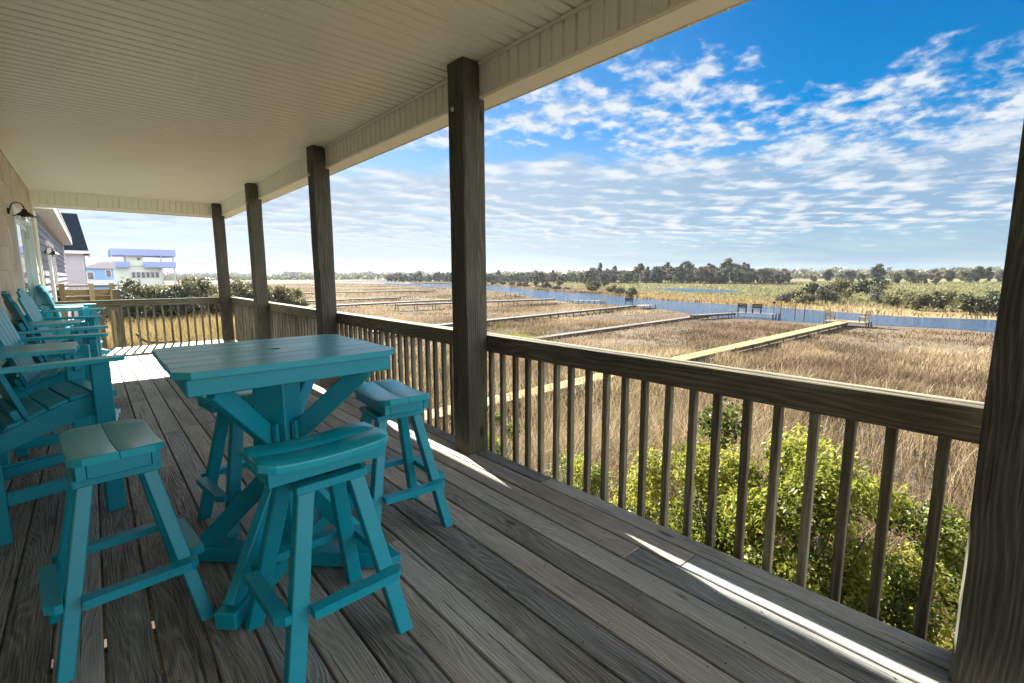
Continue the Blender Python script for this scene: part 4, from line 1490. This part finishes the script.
boardwalk('boardwalk', (3.4, 12.45), (49.9, 12.7), -2.85, .86, M_pine, M_dark_wood, 'long yellow new pine boardwalk running straight across the marsh to the river')
def dock_platform(name, c, lx, ly, z, mat, pmat, label, rz=0):
    root = empty(name, (c[0], c[1], G), rz, label, 'dock')
    zz = z-G
    mb = MB(); n = int(lx/.15)
    for i in range(n): mb.box((-lx/2+.15*(i+.5), 0, zz-.02), (.142, ly, .04), None, .003, None, 1)
    mb.build('dock_boards', mat, root)
    for sx in (-1, 0, 1):
        for sy in (-1, 1):
            p = MB(); p.tube([(sx*(lx/2-.1), sy*(ly/2+.02), -1.0), (sx*(lx/2-.1), sy*(ly/2+.02), zz+.08)], .06, 8); p.build('pile', pmat, root)
    return root
def bench(name, loc, rz, w, mat, label, group, h=.45, bh=.95):
    root = empty(name, loc, rz, label, 'bench', group)
    mb = MB()
    for i in range(3): mb.box((0, -.18+.15*i, h), (w, .135, .04), None, .004)
    mb.build('seat', mat, root)
    mb = MB()
    for i in range(3): mb.box((0, .24+.02*i, h+.14+.16*i), (w, .035, .14), None, .004)
    mb.build('backrest', mat, root)
    for sx in (-1, 1):
        mb = MB(); mb.box((sx*(w/2-.08), -.15, h/2-.01), (.09, .09, h-.02), None, .004); mb.build('leg', mat, root)
        mb = MB(); mb.box((sx*(w/2-.08), .29, bh/2), (.09, .06, bh), None, .004); mb.build('leg', mat, root)
dock_platform('dock', (50.9, 12.65), 1.8, 3.2, -2.85, M_pine, M_dark_wood, 'new pine dock platform at the river end of the yellow boardwalk')
bench('dock_bench', (50.8, 13.9, -2.85), R(-8), .95, M_pine, 'pale pine bench at the left side of the yellow boardwalk end', 'benches on the new pine dock')
bench('dock_bench', (50.8, 11.4, -2.85), R(172), 1.05, M_pine, 'pale pine bench at the right side of the yellow boardwalk end', 'benches on the new pine dock')

boardwalk('boardwalk', (15.5, 33.9), (55.3, 38.3), -2.78, .85, M_grey_dock, M_dark_wood, 'grey raised boardwalk on dark posts leading to the dark bench at the river', 1.4)
dock_platform('dock', (57.0, 38.0), 3.6, 2.0, -2.85, M_grey_dock, M_dark_wood, 'low grey dock past the dark bench at the end of the raised boardwalk', R(7))
bench('dock_bench', (55.0, 38.9, -2.78), R(-55), 1.1, M_dark_wood, 'dark bench on the grey raised boardwalk', 'dark benches on the grey docks')
boardwalk('boardwalk', (20.0, 24.4), (51.5, 26.0), -3.08, .7, M_grey_dock, M_dark_wood, 'low pale boardwalk half hidden in the marsh grass before the middle dock', 3.0, .15, True, .02)
dock_platform('dock', (53.2, 21.6), 1.8, 4.2, -2.78, M_grey_dock, M_dark_wood, 'middle grey dock carrying two dark benches and tall poles')
boardwalk('boardwalk', (46.5, 25.0), (52.3, 23.6), -2.8, .7, M_grey_dock, M_dark_wood, 'short grey ramp joining the middle dock', 1.6)
bench('dock_bench', (53.0, 22.9, -2.78), R(-75), .95, M_dark_wood, 'left one of two dark benches on the middle dock', 'dark benches on the grey docks')
bench('dock_bench', (53.1, 21.4, -2.78), R(-75), .95, M_dark_wood, 'right one of two dark benches on the middle dock', 'dark benches on the grey docks')
for (x, y, h, box, lab) in [(54.2, 20.1, 1.6, True, 'mooring pole with a dark box on top beside the middle dock'), (54.4, 19.5, 1.75, False, 'mooring pole just right of the boxed pole'),
                            (55.0, 18.3, 1.75, False, 'left one of two plain mooring poles standing in the river'), (55.2, 17.5, 1.75, False, 'right one of two plain mooring poles standing in the river')]:
    root = empty('mooring_pole', (x, y, G), 0, lab, 'pole', 'mooring poles at the river')
    mb = MB(); mb.tube([(0, 0, -1), (0, 0, h)], .05, 8); mb.build('shaft', M_dark_wood, root)
    if box:
        mb = MB(); mb.box((0, 0, h+.08), (.24, .24, .2), None, .02); mb.build('box', M_black, root)
boardwalk('boardwalk', (8.0, 66.5), (47, 69.9), -2.8, 1.0, M_grey_dock, M_dark_wood, 'thin pale boardwalk crossing the marsh left of the tall dark post', 2.6, .15, True, -.1)
boardwalk('boardwalk', (12.0, 83.0), (44.5, 83.5), -2.8, 1.0, M_grey_dock, M_dark_wood, 'farther thin pale boardwalk left of the tall dark post', 3.0, .15, True, -.1)
boardwalk('boardwalk', (30.0, 57.6), (55.0, 53.0), -2.4, 1.0, M_grey_dock, M_dark_wood, 'pale boardwalk leading to the row of white dock posts', 2.6)
boardwalk('boardwalk', (20.0, 122.0), (70.0, 112.0), -2.7, 1.1, M_grey_dock, M_dark_wood, 'farthest pale boardwalk line in the marsh', 4.0, .15, True, -.1)
dock_platform('dock', (60.5, 51.0), 1.6, 5.5, -2.8, M_grey_dock, M_grey_dock, 'grey dock with a row of whitish posts left of the dark bench', R(20))
for i in range(8):
    root = empty('dock_post', (59.2+i*.36, 54.0-i*.85, G), 0, 'short whitish post in the row along the left dock', 'post', 'whitish posts along the left dock')
    mb = MB(); mb.tube([(0, 0, -1), (0, 0, 1.0)], .06, 8); mb.build('shaft', M_grey_dock, root)
dock_platform('dock', (68, 77), 3.0, 3.0, -2.5, M_dark_wood, M_dark_wood, 'small dark dock farthest up the river')

# ------------------------------------------------------------------ neighbour houses
def lap(mb, p0, p1, z0, z1, out, exp=.16):
    """lap siding between two ground points"""
    a, b = Vector((p0[0], p0[1], 0)), Vector((p1[0], p1[1], 0))
    z = z0
    o = Vector(out)
    while z < z1-.01:
        e = min(z+exp, z1)
        A0 = a+o*.022+Vector((0, 0, z)); B0 = b+o*.022+Vector((0, 0, z)); A1 = a+o*.004+Vector((0, 0, e)); B1 = b+o*.004+Vector((0, 0, e))
        mb.quad(A0, B0, B1, A1)
        mb.quad(a+o*.004+Vector((0, 0, z)), b+o*.004+Vector((0, 0, z)), B0, A0)
        z = e

def grey_house():
    root = empty('grey_house', (-2.6, 17.5, G), 0, 'grey lap sided neighbour house with a white eave, door and black wall lamp', 'house')
    off = Vector((2.6, -17.5, -G))
    def part(mb, n, m, par=None):
        o = mb.build(n, m, par if par else root)
        if par is None: o.location = off
        return o
    x0, x1, ya, yb = -6.0, -.68, 12.75, 26.6
    zt = 2.64
    mb = MB(); mb.box(((x0+x1)/2-.01, (ya+yb)/2, (zt+G)/2), (x1-x0-.03, yb-ya-.03, zt-G), None, .01)
    lap(mb, (x1, ya), (x1, yb), -.2, zt, (1, 0, 0)); lap(mb, (x0, ya), (x1, ya), -.2, zt, (0, -1, 0)); lap(mb, (x1, yb), (x0, yb), -.2, zt, (0, 1, 0))
    part(mb, 'wall', M_grey_siding)
    for yy in (yb-.05, ya+.05):
        mb = MB(); mb.box((x1+.012, yy, 1.2), (.05, .1, 2.8), None, .004); part(mb, 'corner_trim', M_white)
    mb = MB()
    mb.box((x1+.125, (ya+yb)/2+.1, zt+.012), (.29, yb-ya+.3, .02), None, .003)
    mb.box((x1+.282, (ya+yb)/2+.1, zt+.10), (.025, yb-ya+.3, .20), None, .004)
    part(mb, 'eave', M_white)
    mb = MB()
    xm = (x0+x1)/2
    for s, xe in ((1, x1+.30), (-1, x0-.30)):
        mb.prism([(xe, ya-.05, zt+.21), (xm, ya-.05, zt+2.0), (xm, ya-.05, zt+2.1), (xe, ya-.05, zt+.31)], (0, yb-ya+.3, 0))
    part(mb, 'roof', M_roof)
    mb = MB(); dy0, dy1 = 15.5, 17.6
    for yy in (dy0, dy1): mb.box((x1+.03, yy, 1.02), (.06, .12, 2.14), None, .004)
    mb.box((x1+.03, (dy0+dy1)/2, 2.13), (.06, dy1-dy0+.12, .14), None, .004)
    d = part(mb, 'door', M_white)
    g = MB(); g.box((x1+.028, 17.0, 1.03), (.03, 1.0, 1.98), None, .004); g.build('pane', M_dark_glass, d)
    g = MB(); g.box((x1+.027, 16.0, 1.03), (.03, .85, 2.06), None, .004); g.build('frame', M_white, d)
grey_house()
wall_lamp((-.655, 14.3, 1.90), 0, 'small black gooseneck lamp on the grey house wall')

def hip_house():
    root = empty('hip_roof_house', (-3, 28, G), 0, 'pale grey house with a steep dark blue hip roof behind the grey house', 'house')
    off = Vector((3, -28, -G))
    def part(mb, n, m, par=None):
        o = mb.build(n, m, par if par else root)
        if par is None: o.location = off
        return o
    x0, x1, ya, yb, zt = -6.0, -.09, 30.2, 36.0, 2.52
    mb = MB(); mb.box(((x0+x1)/2, (ya+yb)/2, (zt+G)/2), (x1-x0, yb-ya, zt-G), None, .01)
    lap(mb, (x0, ya-.001), (x1, ya-.001), -1.2, zt, (0, -1, 0)); lap(mb, (x1+.001, ya), (x1+.001, yb), -1.2, zt, (1, 0, 0))
    part(mb, 'wall', M_lilac)
    mb = MB()
    ex0, ex1, ey0, ey1 = x0-.2, x1+.20, ya-.25, yb+.25
    r0, r1, ry, rz = x0+1, -.16, 33.1, 4.5
    A, B, C, D = (ex0, ey0, zt), (ex1, ey0, zt), (ex1, ey1, zt), (ex0, ey1, zt)
    P, Q = (r0, ry, rz), (r1, ry, rz)
    mb.quad(A, B, Q, P); mb.quad(C, D, P, Q); mb.quad(B, C, Q, Q[:]); mb.quad(D, A, P, P[:]); mb.quad(A, D, C, B)
    part(mb, 'roof', M_roof)
    mb = MB(); mb.box(((ex0+ex1)/2, ey0-.01, zt-.04), (ex1-ex0, .03, .14), None, .003); mb.box((ex1+.01, (ey0+ey1)/2, zt-.04), (.03, ey1-ey0-.04, .14), None, .003)
    part(mb, 'eave', M_white)
    mb = MB()
    for i in range(4): mb.box((-.75+i*.18, ya-.03, .72), (.03, .03, .55), None, .003)
    mb.box((-.48, ya-.03, 1.0), (.7, .05, .05), None, .004)
    part(mb, 'rail', M_white)
hip_house()

def box_windows(mb_root, rects, wall_y, frame, pane):
    for (x0, x1, z0, z1) in rects:
        f = MB()
        f.box(((x0+x1)/2, wall_y-.05, (z0+z1)/2), (x1-x0+.2, .08, z1-z0+.2), None, .01)
        o = f.build('window', frame, mb_root)
        g = MB(); g.box(((x0+x1)/2, wall_y-.10, (z0+z1)/2), (x1-x0, .05, z1-z0), None, .005); g.build('pane', pane, o)

def cream_house():
    root = empty('cream_house', (7, 104, G), 0, 'cream three storey beach house with lavender balcony bands far beyond the thicket', 'house')
    inner = empty('body'); bpy.data.objects.remove(inner)
    off = Vector((-7, -104, -G))
    def part(mb, n, m):
        o = mb.build(n, m, root); o.location = off; return o
    y = 100.0
    mb = MB()
    mb.box((6.2, y+5, .2), (6.2, 9.6, 7.0), None, .03)         # ground and middle floor
    mb.box((5.9, y+4.5, 4.2), (2.2, 9, 2.4), None, .03)       # centre bay
    part(mb, 'wall', M_cream)
    # lavender parapets
    mb = MB()
    mb.box((7.1, y+4, 5.15), (8.5, 10, 1.05), None, .04)
    part(mb, 'roof_band', M_lav)
    mb = MB()
    mb.box((4.0, y-.4, 3.2), (2.2, 1.0, .95), None, .03); mb.box((9.1, y+2.4, 3.2), (4.3, 7, .95), None, .03)
    part(mb, 'balcony_band', M_lav)
    wx = MB()
    rects = [(5.35+i*.62, 5.75+i*.62, 1.15, 2.0) for i in range(6)]
    for r in rects:
        f = MB(); f.box(((r[0]+r[1])/2, y-.02+.18, (r[2]+r[3])/2), (r[1]-r[0]+.16, .16, r[3]-r[2]+.16), None, .01)
        o = part(f, 'window', M_white)
        g = MB(); g.box(((r[0]+r[1])/2, y-.12+.18, (r[2]+r[3])/2), (r[1]-r[0], .06, r[3]-r[2]), None, .005); g.build('pane', M_dark_glass, o)
    f = MB(); f.box((6.4, y-.03, 4.15), (.55, .08, .5), None, .01); o = part(f, 'window', M_white)
    g = MB(); g.box((6.4, y-.10, 4.15), (.42, .05, .38), None, .005); g.build('pane', M_dark_glass, o)
    for xx in (11.0, 9.3):
        mb = MB(); mb.box((xx, y-.6, 1.3), (.22, .22, 9.0), None, .01); part(mb, 'porch_post', M_lilac)
    for xx in (3.0, 11.0):
        mb = MB(); mb.box((xx, y-.3, 4.15), (.2, .2, 1.1), None, .01); part(mb, 'balcony_post', M_cream)
cream_house()
def blue_house():
    root = empty('blue_house', (1.0, 94, G), 0, 'light blue house with a low gable roof left of the cream house', 'house')
    off = Vector((-1, -94, -G))
    def part(mb, n, m):
        o = mb.build(n, m, root); o.location = off; return o
    y = 90.0
    mb = MB(); mb.box((1.1, y+4, -.4), (3.2, 8, 5.9), None, .03); part(mb, 'wall', M_blue_house)
    mb = MB(); mb.prism([(-.8, y-.3, 2.5), (1.6, y-.3, 3.4), (3.0, y-.3, 3.3), (3.0, y-.3, 2.4)], (0, 8.6, 0)); part(mb, 'roof', M_lilac)
    for r in [(-.1, .5, 1.0, 1.9), (1.9, 2.4, 1.3, 2.2)]:
        f = MB(); f.box(((r[0]+r[1])/2, y-.04, (r[2]+r[3])/2), (r[1]-r[0]+.2, .08, r[3]-r[2]+.2), None, .01); o = part(f, 'window', M_white)
        g = MB(); g.box(((r[0]+r[1])/2, y-.1, (r[2]+r[3])/2), (r[1]-r[0], .05, r[3]-r[2]), None, .005); g.build('pane', M_dark_glass, o)
    mb = MB(); mb.box((1.1, y-.4, .4), (3.4, .1, .9), None, .02); part(mb, 'balcony', M_white)
blue_house()

def pine_rail():
    root = empty('pine_fence', (0, 17, G), 0, 'low new pine board fence between the end railing and the neighbour houses', 'fence')
    off = Vector((0, -17, -G))
    def part(mb, n, m):
        o = mb.build(n, m, root); o.location = off; return o
    y = 17.0
    for x in (-1.5, -.55, .02, .44):
        mb = MB(); mb.box((x, y-.07, -1.05), (.11, .09, 4.5), None, .006); part(mb, 'post', M_pine)
    mb = MB()
    for i in range(3): mb.box((-.8, y, .62+i*.17), (2.6, .03, .155), None, .004)
    part(mb, 'fence_boards', M_pine)
    mb = MB(); mb.box((-.8, y-.02, 1.135), (2.7, .15, .035), None, .004); part(mb, 'cap_rail', M_grey_dock)
pine_rail()
def stair():
    root = empty('stair_railing', (.3, 13.2, G), 0, 'weathered stair railing post and sloping handrail outside the end railing', 'stair railing')
    off = Vector((-.3, -13.2, -G))
    def part(mb, n, m):
        o = mb.build(n, m, root); o.location = off; return o
    mb = MB(); mb.box((.42, 13.6, -1.1), (.14, .14, 4.4), None, .006); part(mb, 'post', M_rail)
    mb = MB(); mb.box((.12, 13.5, -1.4), (.09, .09, 3.8), None, .006); part(mb, 'post', M_rail)
    mb = MB(); mb.bar((.0, 13.3, .48), (.42, 13.6, .82), .05, .14, (0, 0, 1), .004); part(mb, 'handrail', M_grey_dock)
    mb = MB()
    for i in range(9): mb.box((-.15-.0*i, 12.6+.28*i, -.25-.19*i), (1.0, .28, .04), None, .004)
    part(mb, 'tread_boards', M_grey_dock)
stair()
br = MB()
br.tube([(.62, 12.42, .22), (.70, 12.40, .10), (.80, 12.38, .03), (1.0, 12.36, .012), (1.3, 12.34, .012)], [.018, .024, .024, .018, .010], 8)
o = br.build('driftwood_branch', M_dark_wood)
tag(o, 'dark curved driftwood branch lying at the foot of the end railing', 'branch')

# ------------------------------------------------------------------ air
def haze():
    m = bpy.data.materials.new('air'); m.use_nodes = True
    t = m.node_tree
    for nd in list(t.nodes): t.nodes.remove(nd)
    out = t.nodes.new('ShaderNodeOutputMaterial')
    v = t.nodes.new('ShaderNodeVolumePrincipled')
    v.inputs['Color'].default_value = (.72, .82, .95, 1)
    v.inputs['Density'].default_value = 0.00013
    v.inputs['Anisotropy'].default_value = 0.2
    t.links.new(v.outputs[0], out.inputs['Volume'])
    mb = MB(); mb.box((0, 0, 9.0), (3200, 3200, 26.6), None, 0.0)
    o = mb.build('haze', m)
    tag(o, kind='stuff')
haze()
